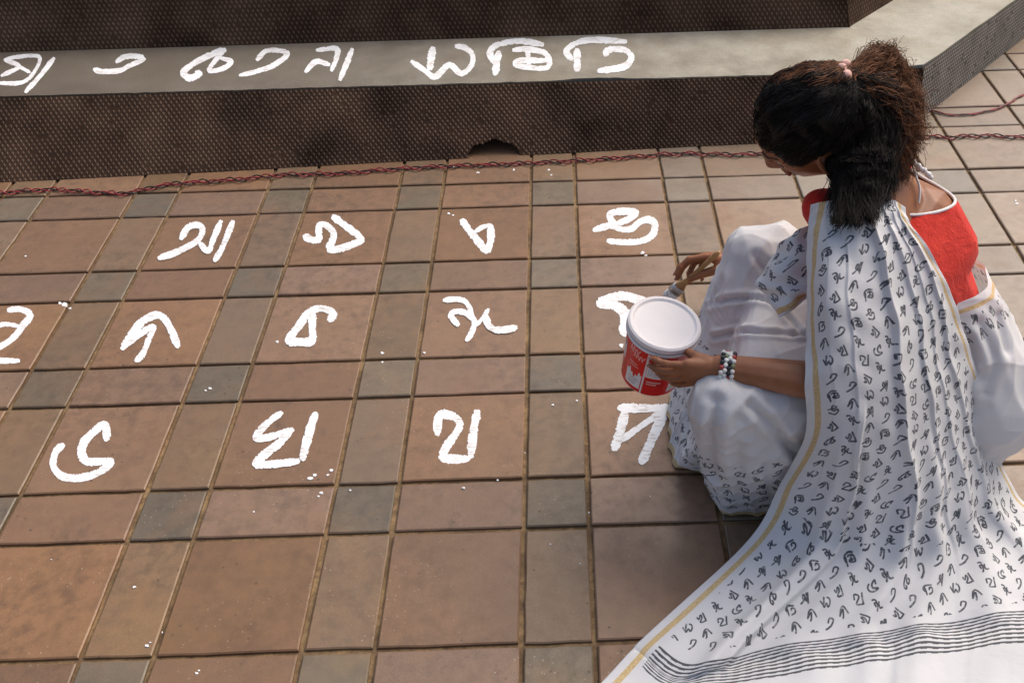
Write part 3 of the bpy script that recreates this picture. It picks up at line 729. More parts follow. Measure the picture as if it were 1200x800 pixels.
# head
add_ell(bm, hp(-.012, 0, .018), (.092 * HK, .072 * HK, .085 * HK), HM)
add_hull(bm, [(hp(.035, .035, -.01), .034), (hp(.035, -.035, -.01), .034), (hp(.062, 0, -.085), .017), (hp(.0, .038, -.06), .022), (hp(.0, -.038, -.06), .022), (hp(.056, 0, .035), .036), (hp(.068, 0, -.045), .022)])
add_hull(bm, [(hp(.088, 0, .005), .009), (hp(.100, 0, -.03), .011), (hp(.085, .010, -.033), .009), (hp(.085, -.010, -.033), .009)])   # nose
add_hull(bm, [(hp(.082, .014, -.058), .006), (hp(.082, -.014, -.058), .006), (hp(.088, 0, -.057), .007)])
add_hull(bm, [(hp(.078, .03, .014), .010), (hp(.086, .012, .012), .010)]); add_hull(bm, [(hp(.078, -.03, .014), .010), (hp(.086, -.012, .012), .010)])
for s in (1, -1):                                             # ears: rim, lobe, hollow between them
    rim = [hp(-.010 + .015 * math.sin(a) - .006, s * (.078 + .008 * max(0, math.sin(a * .5))), -.012 + .030 * math.cos(a)) for a in np.linspace(-.6, math.pi + .3, 9)]
    for a, q in zip(rim[:-1], rim[1:]): add_hull(bm, [(a, .0048), (q, .0048)], 1)
    add_hull(bm, [(hp(-.004, s * .070, -.012), .012), (hp(-.002, s * .072, -.034), .009)], 1)
# near (left) hand closing on the tub from the right and front
spec_n = [(.030, .074, .20, (.18, .30, .25)), (.010, .084, .03, (.20, .34, .28)), (-.012, .080, -.14, (.24, .36, .3)), (-.032, .066, -.34, (.3, .4, .3))]
nd = V3((-.96, .06, -.27)); nn = V3((.04, .98, .12)); nl = nd.cross(nn); nl = nl if nl.z > 0 else -nl
th = [NW + nd * .018 + nl * .013 + nn * .004, NW + nd * .038 + nl * .019 + nn * .016, NW + nd * .050 + nl * .019 + nn * .030, NW + nd * .058 + nl * .014 + nn * .044]
hand(bm, NW, nd, nn, nl, spec_n, (th, [.0135, .0115, .0095, .0080]), .90, nails)
# far (right) hand pinching the brush near the ground
BT = at(781, 350, .004); BE = at(843, 295, .205); bd_ = (BE - BT).normalized()
kn_f = at(836, 302, .15); fd = (kn_f - FW).normalized(); gp = BT + bd_ * .115
fn = V3((-.25, -.45, -.85)); fn = (fn - fd * fn.dot(fd)).normalized(); fl = fd.cross(fn); fl = fl if fl.y < 0 else -fl
spec_f = [(.026, .076, .10, (.35, .55, .30)), (.009, .082, .04, (.45, .60, .35)), (-.009, .078, -.02, (.60, .75, .45)), (-.026, .062, -.08, (.75, .85, .5))]
th2 = [FW + fd * .02 + fl * .018 + fn * .006, FW + fd * .045 + fl * .034 + fn * .022, gp.lerp(FW + fd * .06 + fl * .03 + fn * .03, .5), gp + V3((0, 0, -.004))]
hand(bm, FW, fd, fn, fl, spec_f, (th2, [.0155, .0135, .0115, .0098]), 1.14, nails)
me = voxel(bm, .0030, 5, 'body'); body = link('body', pl(me), M['skin'], person, True)
for i, (p, v, up, r) in enumerate(nails):
    b = bmesh.new(); v = v.normalized(); up = (up - v * up.dot(v)).normalized(); sd_ = v.cross(up)
    Mx = Matrix((v, sd_, up)).transposed(); add_ell(b, p + v * r * .35 + up * r * .62, (r * .85, r * .72, r * .45), Mx)
    link('fingernail', pl(fin(b, 'fingernail')), M['nail'], person, True)
for s in (1, -1):
    b = bmesh.new(); add_ell(b, hp(.0625, s * .030, -.003), (.0125, .0125, .0110), HM); e = link('eye', pl(fin(b, 'eye')), M['eye'], person, True)
    b = bmesh.new(); add_ell(b, hp(.0722, s * .030, -.007), (.004, .0055, .0055), HM); link('iris', pl(fin(b, 'iris')), M['iris'], e, True)
body_bvh = BVHTree.FromPolygons([v.co + PO for v in body.data.vertices], [p.vertices[:] for p in body.data.polygons])
def on_skin(P, off): return np.array([list(body_bvh.find_nearest(V3(q))[0] + (V3(q) - HC_).normalized() * off) for q in P])
for s in (1, -1):
    P = on_skin(catmull(np.array([list(hp(.062, s * .045, -.005)), list(hp(.078, s * .034, -.001)), list(hp(.080, s * .020, -.004))]), 10), .0006)
    link('eyelashes', pl(tubes('eyelashes', [P], [.0011], 5)), M['iris'], person, True)
    P = on_skin(catmull(np.array([list(hp(.064, s * .048, .017)), list(hp(.080, s * .034, .023)), list(hp(.087, s * .014, .018))]), 12), .0003)
    link('eyebrow', pl(tubes('eyebrow', [P], [np.linspace(.0010, .0020, 12)], 6)), M['iris'], person, True)
b = bmesh.new(); add_hull(b, [(hp(.082, .017, -.060), .005), (hp(.082, -.017, -.060), .005), (hp(.0895, 0, -.0585), .0065)]); link('lips', pl(fin(b, 'lips')), M['lip'], person, True)

# ---- red blouse: inflated torso with a scooped back and short sleeves, trimmed by white piping
bm = bmesh.new(); e = .008
add_hull(bm, [(J['waist'] + V3((-.01, .05, .03)), .076 + e), (J['waist'] + V3((-.01, -.05, .03)), .076 + e), (J['chest'] + V3((.01, .055, 0)), .092 + e), (J['chest'] + V3((-.01, -.055, 0)), .092 + e)])
add_hull(bm, [(c, r + e) for c, r in UPB])
add_hull(bm, [(J['uback'], .06 + e), (J['neck'] + V3((.02, 0, -.04)), .045 + e), (J['nSh'] + V3((.03, .03, 0)), .045 + e), (J['fSh'], .045 + e)])
add_hull(bm, [(FRT, .030 + e), (J['nSh'], .04 + e), (J['uback'], .045)])
for sh, el in ((J['nSh'], NE), (J['fSh'], FE)): add_hull(bm, [(sh, .05 + e), (sh.lerp(el, .5), .044 + e)])
me = voxel(bm, .004, 8, 'blouse'); co = coords(me)
# neckline: everything above a tilted scoop goes
NKL = [at(*q) for q in ((1040, 238, .66), (1062, 240, .655), (1078, 238, .650), (1095, 245, .635), (1110, 250, .62), (1122, 245, .62), (1112, 230, .655), (1100, 215, .675))]
bq = bmesh.new(); bq.from_mesh(me)
sc_c = V3((.742, .54, .708)); 
kill = []
for v in bq.verts:
    p = v.co - sc_c
    q = (p.x / .134) ** 2 + (p.y / .098) ** 2 + (p.z / .124) ** 2
    if q < 1: kill.append(v)
bmesh.ops.delete(bq, geom=kill, context='VERTS')
bot = [v for v in bq.verts if v.co.z < .375]; bmesh.ops.delete(bq, geom=bot, context='VERTS')
edges = [e_ for e_ in bq.edges if e_.is_boundary]
# order the neckline boundary loop for the piping
adj = {}
for e_ in edges:
    a, c = e_.verts; adj.setdefault(a, []).append(c); adj.setdefault(c, []).append(a)
loops = []; seen = set()
for s0 in adj:
    if s0 in seen: continue
    lp = [s0]; seen.add(s0); cur = s0
    while True:
        nx = [x for x in adj[cur] if x not in seen]
        if not nx: break
        cur = nx[0]; seen.add(cur); lp.append(cur)
    loops.append([v.co.copy() for v in lp])
me2 = bpy.data.meshes.new('blouse'); bq.to_mesh(me2); bq.free()
bl = link('blouse', pl(me2), M['blouse'], person, True)
tag(bl, 'red short blouse with a scooped back')
loops = [l for l in loops if len(l) > 20 and sum(p.z for p in l) / len(l) > .5]
if loops:
    lp = np.array(max(loops, key=len)); k = 9
    sm = np.array([lp[[(i + j) % len(lp) for j in range(-k, k + 1)]].mean(0) for i in range(len(lp))])[::3]
    sm = np.vstack([sm, sm[:2]])
    link('neck_piping', pl(tubes('neck_piping', [sm], [.0031], 8)), M['piping'], bl, True)
bvh = BVHTree.FromPolygons([v.co + PO for v in me2.vertices], [p.vertices[:] for p in me2.polygons])
# tie string over the bare upper back
st = catmull(np.array([list(at(1068, 190, .715)), list(at(1074, 208, .70)), list(at(1078, 222, .682)), list(at(1077, 238, .662))]), 20)
link('tie_string', pl(tubes('tie_string', [st], [.0022], 6)), M['piping'], person, True)
# bead necklace lying on the nape
bt = bmesh.new()
nb = catmull(np.array([list(at(*q)) for q in ((1058, 178, .735), (1066, 186, .73), (1075, 194, .72), (1084, 201, .705), (1091, 208, .69))]), 18)
for i, p in enumerate(nb): add_ell(bt, p, .0042 if i % 3 else .0060)
link('bead_necklace', pl(fin(bt, 'bead_necklace')), M['piping'], person, True)
# ---- bracelet of coloured beads
br = empty('bracelet'); br.parent = person; br.location = NW - PO + (NE - NW).normalized() * .012
ax = (NE - NW).normalized(); a1 = ax.cross(V3((0, 0, 1))).normalized(); a2 = ax.cross(a1)
bc = [simple('bead_white', (.75, .74, .70), .35), simple('bead_black', (.02, .02, .025), .3), simple('bead_red', (.38, .05, .04), .35), simple('bead_green', (.20, .22, .12), .35)]
for row in range(4):
    for k in range(18):
        b = bmesh.new(); bmesh.ops.create_icosphere(b, subdivisions=2, radius=.0047)
        an = 2 * math.pi * (k + row * .5) / 18; p = ax * (row - 1.2) * .0068 + (a1 * math.cos(an) + a2 * math.sin(an)) * .0275
        o = link('bead', fin(b, 'bead'), bc[(0, 1, 0, 0, 2, 0, 1, 0, 0, 1, 3)[(k * 3 + row * 4) % 11]], br, True); o.location = p

# ---- sari skirt: cloth stretched over thighs, knees and shins, flaring to the ground
bm = bmesh.new(); k_ = J
def gpt(px, py, z=.006): p = at(px, py, z); return (p, .007)
farg = [gpt(784, 470), gpt(786, 520), gpt(793, 546), gpt(829, 551), (V3((.42, .72, .01)), .01), (V3((.66, .78, .01)), .01)]
neag = [gpt(829, 551), gpt(834, 578), gpt(848, 600), gpt(886, 603), gpt(930, 600), (V3((.75, .30, .01)), .01)]
add_hull(bm, [(k_['fKn'], .072), (k_['fKn'] + V3((.05, -.0, .0)), .075), (k_['fHip'], .105)] )
add_hull(bm, [(k_['fKn'], .070), (V3((.50, .70, .2)), .09)] + farg)
add_hull(bm, [(k_['nKn'] + V3((.008, .0, .0)), .066), (k_['nHip'], .10)])
add_hull(bm, [(k_['nKn'] + V3((.006, .0, -.005)), .066), (V3((.46, .32, .2)), .09)] + neag)
add_hull(bm, [(k_['fKn'] + V3((.05, 0, -.05)), .05), (k_['nKn'] + V3((.06, .02, -.05)), .045), (k_['fHip'] + V3((0, 0, .02)), .10), (k_['nHip'] + V3((0, 0, .02)), .10), gpt(829, 551), gpt(793, 546), (V3((.9, .3, .01)), .01), (V3((.9, .7, .01)), .01)])
add_hull(bm, [(k_['fHip'] + V3((.05, 0, .03)), .12), (k_['nHip'] + V3((.05, 0, .03)), .115), (at(1168, 415, .16), .045), (at(1145, 452, .04), .035), (at(1120, 480, .03), .03), (V3((.95, .35, .01)), .01), (V3((1.02, .66, .03)), .03), (J['waist'] + V3((0, .05, .05)), .099), (J['waist'] + V3((0, -.05, .05)), .099)])
me = voxel(bm, .0036, 16, 'sari_skirt')
def cast(tree, px, py):
    d = (at(px, py, 0) - CAM_LOC).normalized(); h = tree.ray_cast(CAM_LOC, d); return h[0]
wA, wB = cast(bvh, 1117, 358), cast(bvh, 1142, 330)
if wA is None: wA = V3((.90, .45, .43))
if wB is None: wB = V3((.94, .52, .43))
wn = (wB - wA).cross(V3((-.95, .1, -.35))).normalized(); wn = wn if wn.z > 0 else -wn
print('waist', wA, wB, wn)
bq = bmesh.new(); bq.from_mesh(me)
gm = [f for f in bq.faces if f.calc_center_median().x > .72 and f.calc_center_median().z > .25]
es = {e_ for f in gm for e_ in f.edges}; vs_ = {v for f in gm for v in f.verts}
bmesh.ops.bisect_plane(bq, geom=list(vs_) + list(es) + gm, plane_co=wA, plane_no=wn, clear_outer=True)
bq.to_mesh(me); bq.free()
sk_bvh = BVHTree.FromPolygons([v.co.copy() for v in me.vertices], [p.vertices[:] for p in me.polygons])
co = coords(me); no = normals(me)
# drape folds: vertical on the shins, running hip-to-knee on the lap
def wav(s, ph=0): return np.sin(s + .8 * np.sin(s * .53 + ph) + ph)
ang = np.arctan2(co[:, 1] - .50, co[:, 0] - .70)
low = np.clip((.36 - co[:, 2]) / .3, 0, 1)
def rdg(x): return 1 - 2 * np.abs(np.sin(x)) ** .7             # sharp crests, wide troughs
amod = .5 + .5 * np.sin(ang * 5.3 + 1)
f1 = .0075 * low * amod * rdg(ang * 9 + .7 * np.sin(co[:, 2] * 14) + np.sin(ang * 4)) + .003 * low * rdg(ang * 23 + co[:, 2] * 6)
kn1, kn2 = np.array(J['fKn']), np.array(J['nKn'])
a1_ = np.arctan2(co[:, 2] - kn1[2] + .10, co[:, 0] - kn1[0] + .06); a2_ = np.arctan2(co[:, 2] - kn2[2] + .06, co[:, 0] - kn2[0] + .05)
wgt = gn((co[:, 1] - kn1[1]) / .16); hi_ = 1 - low
f2 = .0028 * hi_ * (wgt * rdg(a1_ * 7 + co[:, 1] * 22) + (1 - wgt) * rdg(a2_ * 8 + co[:, 1] * 25)) + .0016 * rdg(co[:, 0] * 42 + co[:, 1] * 30 - co[:, 2] * 55 + 2 * np.sin(co[:, 1] * 20))
kneef = 0; f3 = .002 * np.sin(co[:, 0] * 33 + co[:, 2] * 41) * np.sin(co[:, 1] * 37)
co = co + no * (f1 + f2 + f3)[:, None]; co[:, 2] = np.maximum(co[:, 2], .0035)
for cr, dep, wd in (([(828, 358), (860, 350), (900, 352), (925, 372), (940, 392)], .011, .006), ([(835, 395), (880, 388), (943, 392)], .011, .006), ([(885, 300), (905, 318), (925, 326)], .006, .010),
                    ([(838, 470), (832, 520), (835, 560)], .012, .012), ([(880, 475), (905, 500), (940, 540)], .012, .009), ([(803, 480), (801, 540)], .006, .010), ([(865, 520), (868, 590)], .006, .010),
                    ([(900, 545), (905, 590)], .006, .010), ([(1150, 380), (1165, 420), (1155, 460)], .008, .010), ([(1135, 400), (1150, 445)], .008, .012), ([(1172, 370), (1180, 410)], .006, .010), ([(845, 330), (835, 350)], .006, .01)):
    pts = [cast(sk_bvh, *q) for q in catmull(np.array(cr, float), 30)]; pts = np.array([list(q) for q in pts if q is not None])
    if len(pts) < 5: continue
    near = np.nonzero(np.linalg.norm(co - pts.mean(0), axis=1) < .25)[0]
    dd = np.linalg.norm(co[near][:, None] - pts[None], axis=2).min(1)
    fade = 1.0
    co[near] += no[near] * ((-dep * gn(dd / wd) + dep * .45 * gn((dd - wd * 2) / (wd * 1.2))) * fade)[:, None]
co[:, 2] = np.maximum(co[:, 2], .0035)
setco(me, co)
front = (np.abs(ang) > 1.7) | (ang < -1.2)
set_uv(me, 'print', np.stack([ang * .40, co[:, 2] * 1.02 + .04], 1))
z = co[:, 2]
hemz = np.where((ang < -2.75) | (ang > 0), .27, .235) + .02 * np.sin(ang * 6)
wd_ = -((co - np.array(wA)) @ np.array(wn))                    # distance below the waist edge
top = (co[:, 0] > .74) & (co[:, 2] > .25)
set_uv(me, 'edge', np.stack([np.where(z < .060, z * .8 + .0125, 1), np.where(top, np.maximum(wd_ - .004, 0), 1.)], 1))
set_uv(me, 'band', np.stack([np.where(top, wd_ / .085, np.where(co[:, 0] > .78, 2, z / hemz)), np.zeros(len(z))], 1))
link('sari_skirt', pl(me), M['sari_skirt'], person, True)

# ---- pallu: the loose printed end over the near shoulder, trailing over the pavers
CT = [
 [(950, 240, .685), (966, 236, .695), (985, 233, .70), (1005, 231, .705), (1025, 231, .705), (1045, 234, .70), (1060, 243, .685)],
 [(947, 262, .655), (966, 257, .672), (988, 254, .680), (1010, 252, .684), (1032, 252, .684), (1052, 254, .680), (1067, 262, .668)],
 [(945, 292, .62), (969, 288, .648), (995, 286, .656), (1020, 284, .656), (1045, 282, .652), (1068, 282, .645), (1086, 288, .632)],
 [(945, 345, .56), (970, 345, .60), (1000, 343, .60), (1030, 340, .59), (1060, 337, .58), (1090, 335, .57), (1112, 338, .55)],
 [(944, 400, .495), (972, 400, .53), (1003, 400, .53), (1035, 398, .52), (1070, 394, .505), (1102, 390, .485), (1130, 388, .465)],
 [(943, 450, .445), (975, 452, .46), (1008, 455, .455), (1042, 455, .44), (1080, 450, .42), (1115, 445, .39), (1146, 440, .355)],
 [(944, 508, .33), (975, 515, .345), (1010, 520, .345), (1048, 520, .33), (1088, 515, .30), (1125, 508, .265), (1162, 500, .205)],
 [(916, 564, .18), (955, 577, .20), (1000, 587, .205), (1048, 590, .195), (1095, 587, .17), (1142, 577, .13), (1184, 564, .075)],
 [(876, 634, .06), (925, 648, .075), (985, 655, .085), (1045, 656, .085), (1110, 648, .07), (1170, 632, .045), (1228, 610, .02)],
 [(757, 744, .012), (812, 780, .020), (900, 759, .022), (1010, 743, .022), (1110, 729, .022), (1220, 712, .02), (1345, 690, .012)],
 [(735, 767, .010), (790, 806, .018), (905, 795, .020), (1015, 780, .020), (1115, 766, .020), (1230, 752, .018), (1355, 732, .010)],
 [(660, 850, .006), (740, 890, .008), (905, 905, .010), (1035, 890, .010), (1140, 880, .010), (1260, 868, .010), (1385, 840, .006)],
]
NU, NV = 260, 420
# spread rows evenly by length so that the texture rows stay even
Gc, vp = patch(CT, NU, NV); N = grid_normals(Gc)
if N[..., 2].mean() < 0: N = -N
u = np.linspace(0, 1, NU)[None, :]; v = vp[:, None]
wob = .010 * np.sin(v * 2.1 + u * 5) + .008 * np.sin(v * 4.3 + 1)
def ridge(c, wdt, a): return a * gn((u + wob - c) / wdt)
def step(c, wdt, a):                                            # overlapping pleat: sharp side and a long slope back
    x = (u + wob - c) / wdt; return a * np.where(x > 0, np.exp(-x * 1.2), np.exp(-(x * 8) ** 2))
hang = np.clip(1 - (v - 7) / 2, .25, 1) * np.clip(v / 1.5, .35, 1)
D = np.zeros_like(Gc[..., 0])
for c, wd_, a in ((.17, .06, .002), (.31, .08, .004), (.555, .09, .013), (.70, .06, .006), (.775, .03, .003), (.86, .05, .006)):
    D = D + step(c, wd_, a) * hang
lo = np.clip((v - 5.5) / 2, 0, 1) * np.clip((11 - v) / 2, .3, 1)
for c, wd_, a, sl in ((.23, .03, .014, .004), (.38, .035, .012, -.01), (.52, .03, .018, .012), (.63, .035, .020, .02), (.76, .035, .016, .01), (.88, .035, .014, -.01)):
    x = (u + wob + sl * (v - 8) - c) / wd_; D = D + a * lo * gn(x)
D = D + lo * .0018 * np.sin(u * 34 + v * 2 + 2 * np.sin(v * 1.7)) 
D = D + .020 * np.clip((v - 5.2) / 1.2, 0, 1) * np.clip((9.6 - v) / .6, 0, 1) * np.where(u + wob - (.33 - .02 * (v - 6)) < 0, np.exp((u + wob - (.33 - .02 * (v - 6))) / .12), np.exp(-((u + wob - (.33 - .02 * (v - 6))) / .010) ** 2))
D = D + np.clip(v - 9.9, 0, 1) * .005 * np.sin(u * 22 + 1.5 * np.sin(v * 1.3))
D = D + .0008 * np.sin(v * 9 + 6 * u + 3 * np.sin(u * 9))
xx = rng.normal(0, 1, (24, 16)); xx = np.stack([catmull(xx[i][:, None], NU)[:, 0] for i in range(24)]); xx = np.stack([catmull(xx[:, j][:, None], NV)[:, 0] for j in range(NU)], 1)
D = D + .0010 * xx
G = Gc + N * D[..., None]
G[..., 2] = np.maximum(G[..., 2], .0045)
sl_ = np.concatenate([[0], np.cumsum(np.linalg.norm(np.diff(Gc, axis=0), axis=2).mean(1))])
kr = np.searchsorted(vp, np.arange(len(CT)) - 1e-6).clip(0, NV - 1); vband = np.interp(sl_, sl_[kr], np.arange(len(CT)))
cloth_from_grid('sari_pallu', G - np.array(PO), vband, M['pallu'], person, .0011, G0=Gc, flat_from=(7.6, np.array([(at(1220, 712) - at(900, 757)).x, (at(1220, 712) - at(900, 757)).y]) / (at(1220, 712) - at(900, 757)).length))

# ---- sari fold crossing the chest and lap, sari waist over the hip
CF = [[(920, 282, .55), (936, 270, .59), (955, 262, .60), (985, 262, .60)],
      [(905, 300, .52), (925, 293, .56), (950, 290, .565), (985, 292, .56)],
      [(888, 328, .485), (912, 325, .52), (942, 322, .53), (985, 325, .52)],
      [(898, 350, .465), (920, 345, .50), (948, 338, .51), (985, 345, .50)],
      [(914, 372, .455), (928, 364, .475), (950, 349, .49), (985, 352, .49)]]
Gf, vpf = patch([list(r) for r in CF], 60, 70); Nf = grid_normals(Gf)
if Nf[..., 2].mean() < 0: Nf = -Nf
uf = np.linspace(0, 1, 60)[None]; vf = np.linspace(0, 1, 70)[:, None]
Gf = Gf + Nf * (.004 * np.sin(vf * 14 + uf * 5) + .003 * np.sin(vf * 25 - uf * 9))[..., None]
def ef(au, av, dL, dR): d = av[-1:] - av; return np.where(d < .03, d + .010, .2), np.full_like(dR, 1.)
cloth_from_grid('sari_chest_fold', Gf - np.array(PO), vpf * 0, M['sari_print'], person, .0011, ef, uvoff=(.1, .05))
# ================================================================ hair
tie = hp(-.100, -.012, .046)
hairroot = None
bm = bmesh.new()
add_ell(bm, hp(-.014, 0, .022), (.099 * HK, .083 * HK, .102 * HK), HM)
add_hull(bm, [(hp(-.05, 0, .03), .072), (tie, .02)])
add_hull(bm, [(hp(-.055, .02, -.04), .045), (hp(-.055, -.02, -.04), .045), (hp(-.06, 0, .03), .05)])
add_hull(bm, [(hp(-.02, .045, .02), .034), (hp(-.05, .04, -.035), .03)])
me = voxel(bm, .004, 8, 'hair'); b = bmesh.new(); b.from_mesh(me); kill = []
for v_ in b.verts:
    q = HM.transposed() @ (v_.co - HC_) / HK
    f_, s_, u_ = q
    # the face opening: in front of a hairline that runs forehead - temple - ear
    lim = min(.066, .036 + u_ * 1.0) if u_ > .0 else .036 + u_ * .9
    if f_ > lim + .010 * abs(s_) / .07 * -1 and u_ < .048: kill.append(v_)
    elif u_ < -.045 and f_ > -.02: kill.append(v_)
    elif abs(s_) > .06 and -.05 < u_ < .012 and -.030 < f_ < .022: kill.append(v_)
bmesh.ops.delete(b, geom=kill, context='VERTS'); me = bpy.data.meshes.new('hair'); b.to_mesh(me); b.free()
cq_ = coords(me); nq_ = normals(me); cq_ += nq_ * (.0022 * np.sin(cq_[:, 0] * 120 + 2 * np.sin(cq_[:, 2] * 70)) + .0018 * np.sin(cq_[:, 1] * 150 + cq_[:, 2] * 90))[:, None]; setco(me, cq_)
cap_bvh = BVHTree.FromPolygons([v_.co.copy() for v_ in me.vertices], [p.vertices[:] for p in me.polygons])
capv = coords(me)
hair = link('hair', pl(me), M['hair'], person, True)
tag(hair, 'black hair combed back')
# strands lying on the cap, all drawn to the tie
paths, rads = [], []
sel = rng.choice(len(capv), 2600)
for i in sel:
    p0 = V3(capv[i]); n = 12; P = []
    for k in range(n):
        t = k / (n - 1) * .97; q = p0.lerp(tie, t)
        loc, nor, _, _ = cap_bvh.find_nearest(q)
        out = (loc - HC_).normalized(); P.append(list(loc + out * (.0012 + .0022 * math.sin(i * 1.3 + k * .6) ** 2)))
    P = np.array(P); P[1:-1] = (P[:-2] + P[1:-1] * 2 + P[2:]) / 4
    if np.linalg.norm(P - np.array(hp(-.006, .078, -.014)), axis=1).min() < .020: continue
    paths.append(P); rads.append(np.linspace(.0007, .0006, n))
for i in range(800):                                            # stray hairs lifting off the crown and temple
    p0 = V3(capv[rng.integers(len(capv))]); out = (p0 - HC_).normalized(); d0 = (tie - p0).normalized()
    L = rng.uniform(.015, .05); P = [list(p0 + d0 * L * t + out * (.002 + .012 * math.sin(t * 3) * rng.uniform(.3, 1)) + V3(rng.normal(0, .0015, 3))) for t in np.linspace(0, 1, 7)]
    paths.append(catmull(P, 12)); rads.append(np.linspace(.0006, .0003, 12))
link('hair_strands', pl(tubes('hair_strands', paths, rads, 3)), M['hair'], hair, True)['kind'] = 'stuff'
paths, rads = [], []
crown = [V3(c) for c in capv if (V3(c) - HC_).normalized().dot((HU * .75 - HF * .25 - HS * .55).normalized()) > .80 or (V3(c) - HC_).normalized().z > .86]
for i in range(420):
    p0 = crown[rng.integers(len(crown))]; P = []; ph = rng.uniform(0, 6.28)
    for k in range(14):
        q = p0.lerp(tie, k / 13 * .95); loc, nor, _, _ = cap_bvh.find_nearest(q); out = (loc - HC_).normalized()
        P.append(list(loc + out * (.0028 + .0022 * math.sin(k * .7 + ph)) + HS * .0022 * math.sin(k * .9 + ph)))
    paths.append(np.array(P)); rads.append(np.full(14, .00055))
link('highlight_strands', pl(tubes('highlight_strands', paths, rads, 3)), M['hair_brown'], hair, True)['kind'] = 'stuff'
# hair tie
b = bmesh.new()
for k in range(11):
    a = 2 * math.pi * k / 11; add_ell(b, tie + (HS * math.cos(a) + HU * math.sin(a)) * .0245 + V3(rng.normal(0, .003, 3)), (.0105, .0095, .0115))
link('hair_tie', pl(voxel(b, .0025, 2, 'hair_tie')), M['scrunchie'], person, True)
# ponytail: inner mass and curls
masspts = [(tie, .02), (at(1012, 100, .83), .042), (at(1035, 120, .80), .045), (at(1030, 155, .765), .045)]
bm = bmesh.new()
add_hull(bm, [masspts[0], (at(1008, 98, .84), .036)]); add_hull(bm, masspts[1:3]); add_hull(bm, masspts[1:]); 
add_hull(bm, [masspts[3], (at(1010, 190, .74), .046), (at(985, 195, .735), .030)]); add_hull(bm, [(at(1010, 190, .74), .044), (at(1000, 195, .735), .028), (at(1015, 232, .705), .028), (at(988, 236, .695), .022)])
add_hull(bm, [(hp(-.075, .015, .01), .048), (at(1014, 150, .77), .048)])
me = voxel(bm, .005, 6, 'ponytail'); cp = coords(me); cn = normals(me); cp -= cn * .004
cp += cn * (.003 * np.sin(cp[:, 0] * 160 + cp[:, 2] * 60) + .003 * np.sin(cp[:, 1] * 190 + cp[:, 2] * 90))[:, None]; setco(me, cp)
pony = link('ponytail', pl(me), M['hair'], person, True); tag(pony, 'curly ponytail turning brown at its ends')
def curls(nm, n, starts, mids, ends, spread, amp, freq, r0, mat, nseg=26):
    paths, rads = [], []
    for i in range(n):
        a = starts(); m1 = V3(mids[rng.integers(len(mids))]) + V3(rng.normal(0, spread, 3)); e_ = V3(ends[rng.integers(len(ends))]) + V3(rng.normal(0, spread * .7, 3))
        P = catmull(np.array([list(a), list(a.lerp(m1, .5) + V3((0, 0, .012))), list(m1), list(m1.lerp(e_, .5) + V3(rng.normal(0, spread * .4, 3))), list(e_)]), nseg)
        t = np.linspace(0, 1, nseg); ph = rng.uniform(0, 6.28); fr = freq * rng.uniform(.7, 1.3); A = amp * t ** .35 * rng.uniform(.5, 1.4)
        ax1 = V3(rng.normal(0, 1, 3)).normalized(); ax2 = V3(rng.normal(0, 1, 3)).normalized()
        P = P + np.outer(A * np.sin(t * fr + ph), ax1) + np.outer(A * np.cos(t * fr + ph), ax2)
        paths.append(P); rads.append(np.linspace(r0, r0 * .5, nseg))
    link(nm, pl(tubes(nm, paths, rads, 3)), mat, pony, True)['kind'] = 'stuff'
st_ = lambda: tie + V3(rng.normal(0, .008, 3))
def surface_strands(nm, me_pts, tree, n, goal, L, lift, mat, parent, r0=.0007, seg=16, wavy=.0016):
    paths, rads = [], []
    for i in range(n):
        p = V3(me_pts[rng.integers(len(me_pts))]); P = []; ph = rng.uniform(0, 6.28); l_ = L * rng.uniform(.5, 1.3); off = lift * rng.uniform(.2, 1.6)
        for k in range(seg):
            loc, nor, _, _ = tree.find_nearest(p)
            g = goal - loc; g = g - nor * g.dot(nor)
            if g.length < 1e-4: break
            g.normalize(); sd_ = nor.cross(g)
            P.append(list(loc + nor * (off * (.6 + .4 * math.sin(k * .5 + ph))) + sd_ * wavy * math.sin(k * 1.1 + ph)))
            p = loc + g * (l_ / seg) + nor * .001
        if len(P) > 5: paths.append(np.array(P)); rads.append(np.linspace(r0, r0 * .7, len(P)))
    link(nm, pl(tubes(nm, paths, rads, 3)), mat, parent, True)['kind'] = 'stuff'
pb = BVHTree.FromPolygons([Vector(c) for c in cp], [p.vertices[:] for p in me.polygons])
surface_strands('surface_strands', cp, pb, 3800, at(995, 300, .66), .075, .0035, M['hair'], pony)
surface_strands('loose_strands', cp, pb, 900, at(995, 300, .66), .06, .009, M['hair'], pony, .0005, 16, .004)
curls('dark_strands', 2000, st_, [at(1008, 100, .84), at(1035, 118, .82), at(1020, 150, .79), at(1045, 140, .79)], [at(1020, 240, .70), at(1000, 246, .695), at(985, 246, .69), at(1040, 215, .715), at(980, 235, .695)], .014, .005, 9, .0008, M['hair'])
curls('falling_strands', 1100, lambda: at(rng.uniform(985, 1050), rng.uniform(130, 190), .765) , [at(1020, 200, .735), at(990, 205, .73), at(1040, 180, .74)], [at(1022, 258, .70), at(1002, 262, .695), at(980, 262, .69), at(1038, 236, .70), at(990, 255, .69)], .008, .004, 10, .0008, M['hair'])
curls('brown_curls', 850, st_, [at(1045, 88, .84), at(1060, 118, .81), at(1035, 72, .86), at(1056, 140, .79)], [at(1066, 150, .775), at(1068, 180, .75), at(1054, 200, .725), at(1076, 120, .80), at(1062, 205, .715), at(1078, 160, .77)], .013, .013, 26, .0007, M['hair_brown'], 40)
curls('top_curls', 520, st_, [at(1020, 75, .87), at(1045, 80, .855), at(1035, 65, .88)], [at(1060, 85, .84), at(1048, 62, .87), at(1070, 110, .82), at(1025, 58, .88)], .010, .010, 24, .0006, M['hair_brown'], 40)

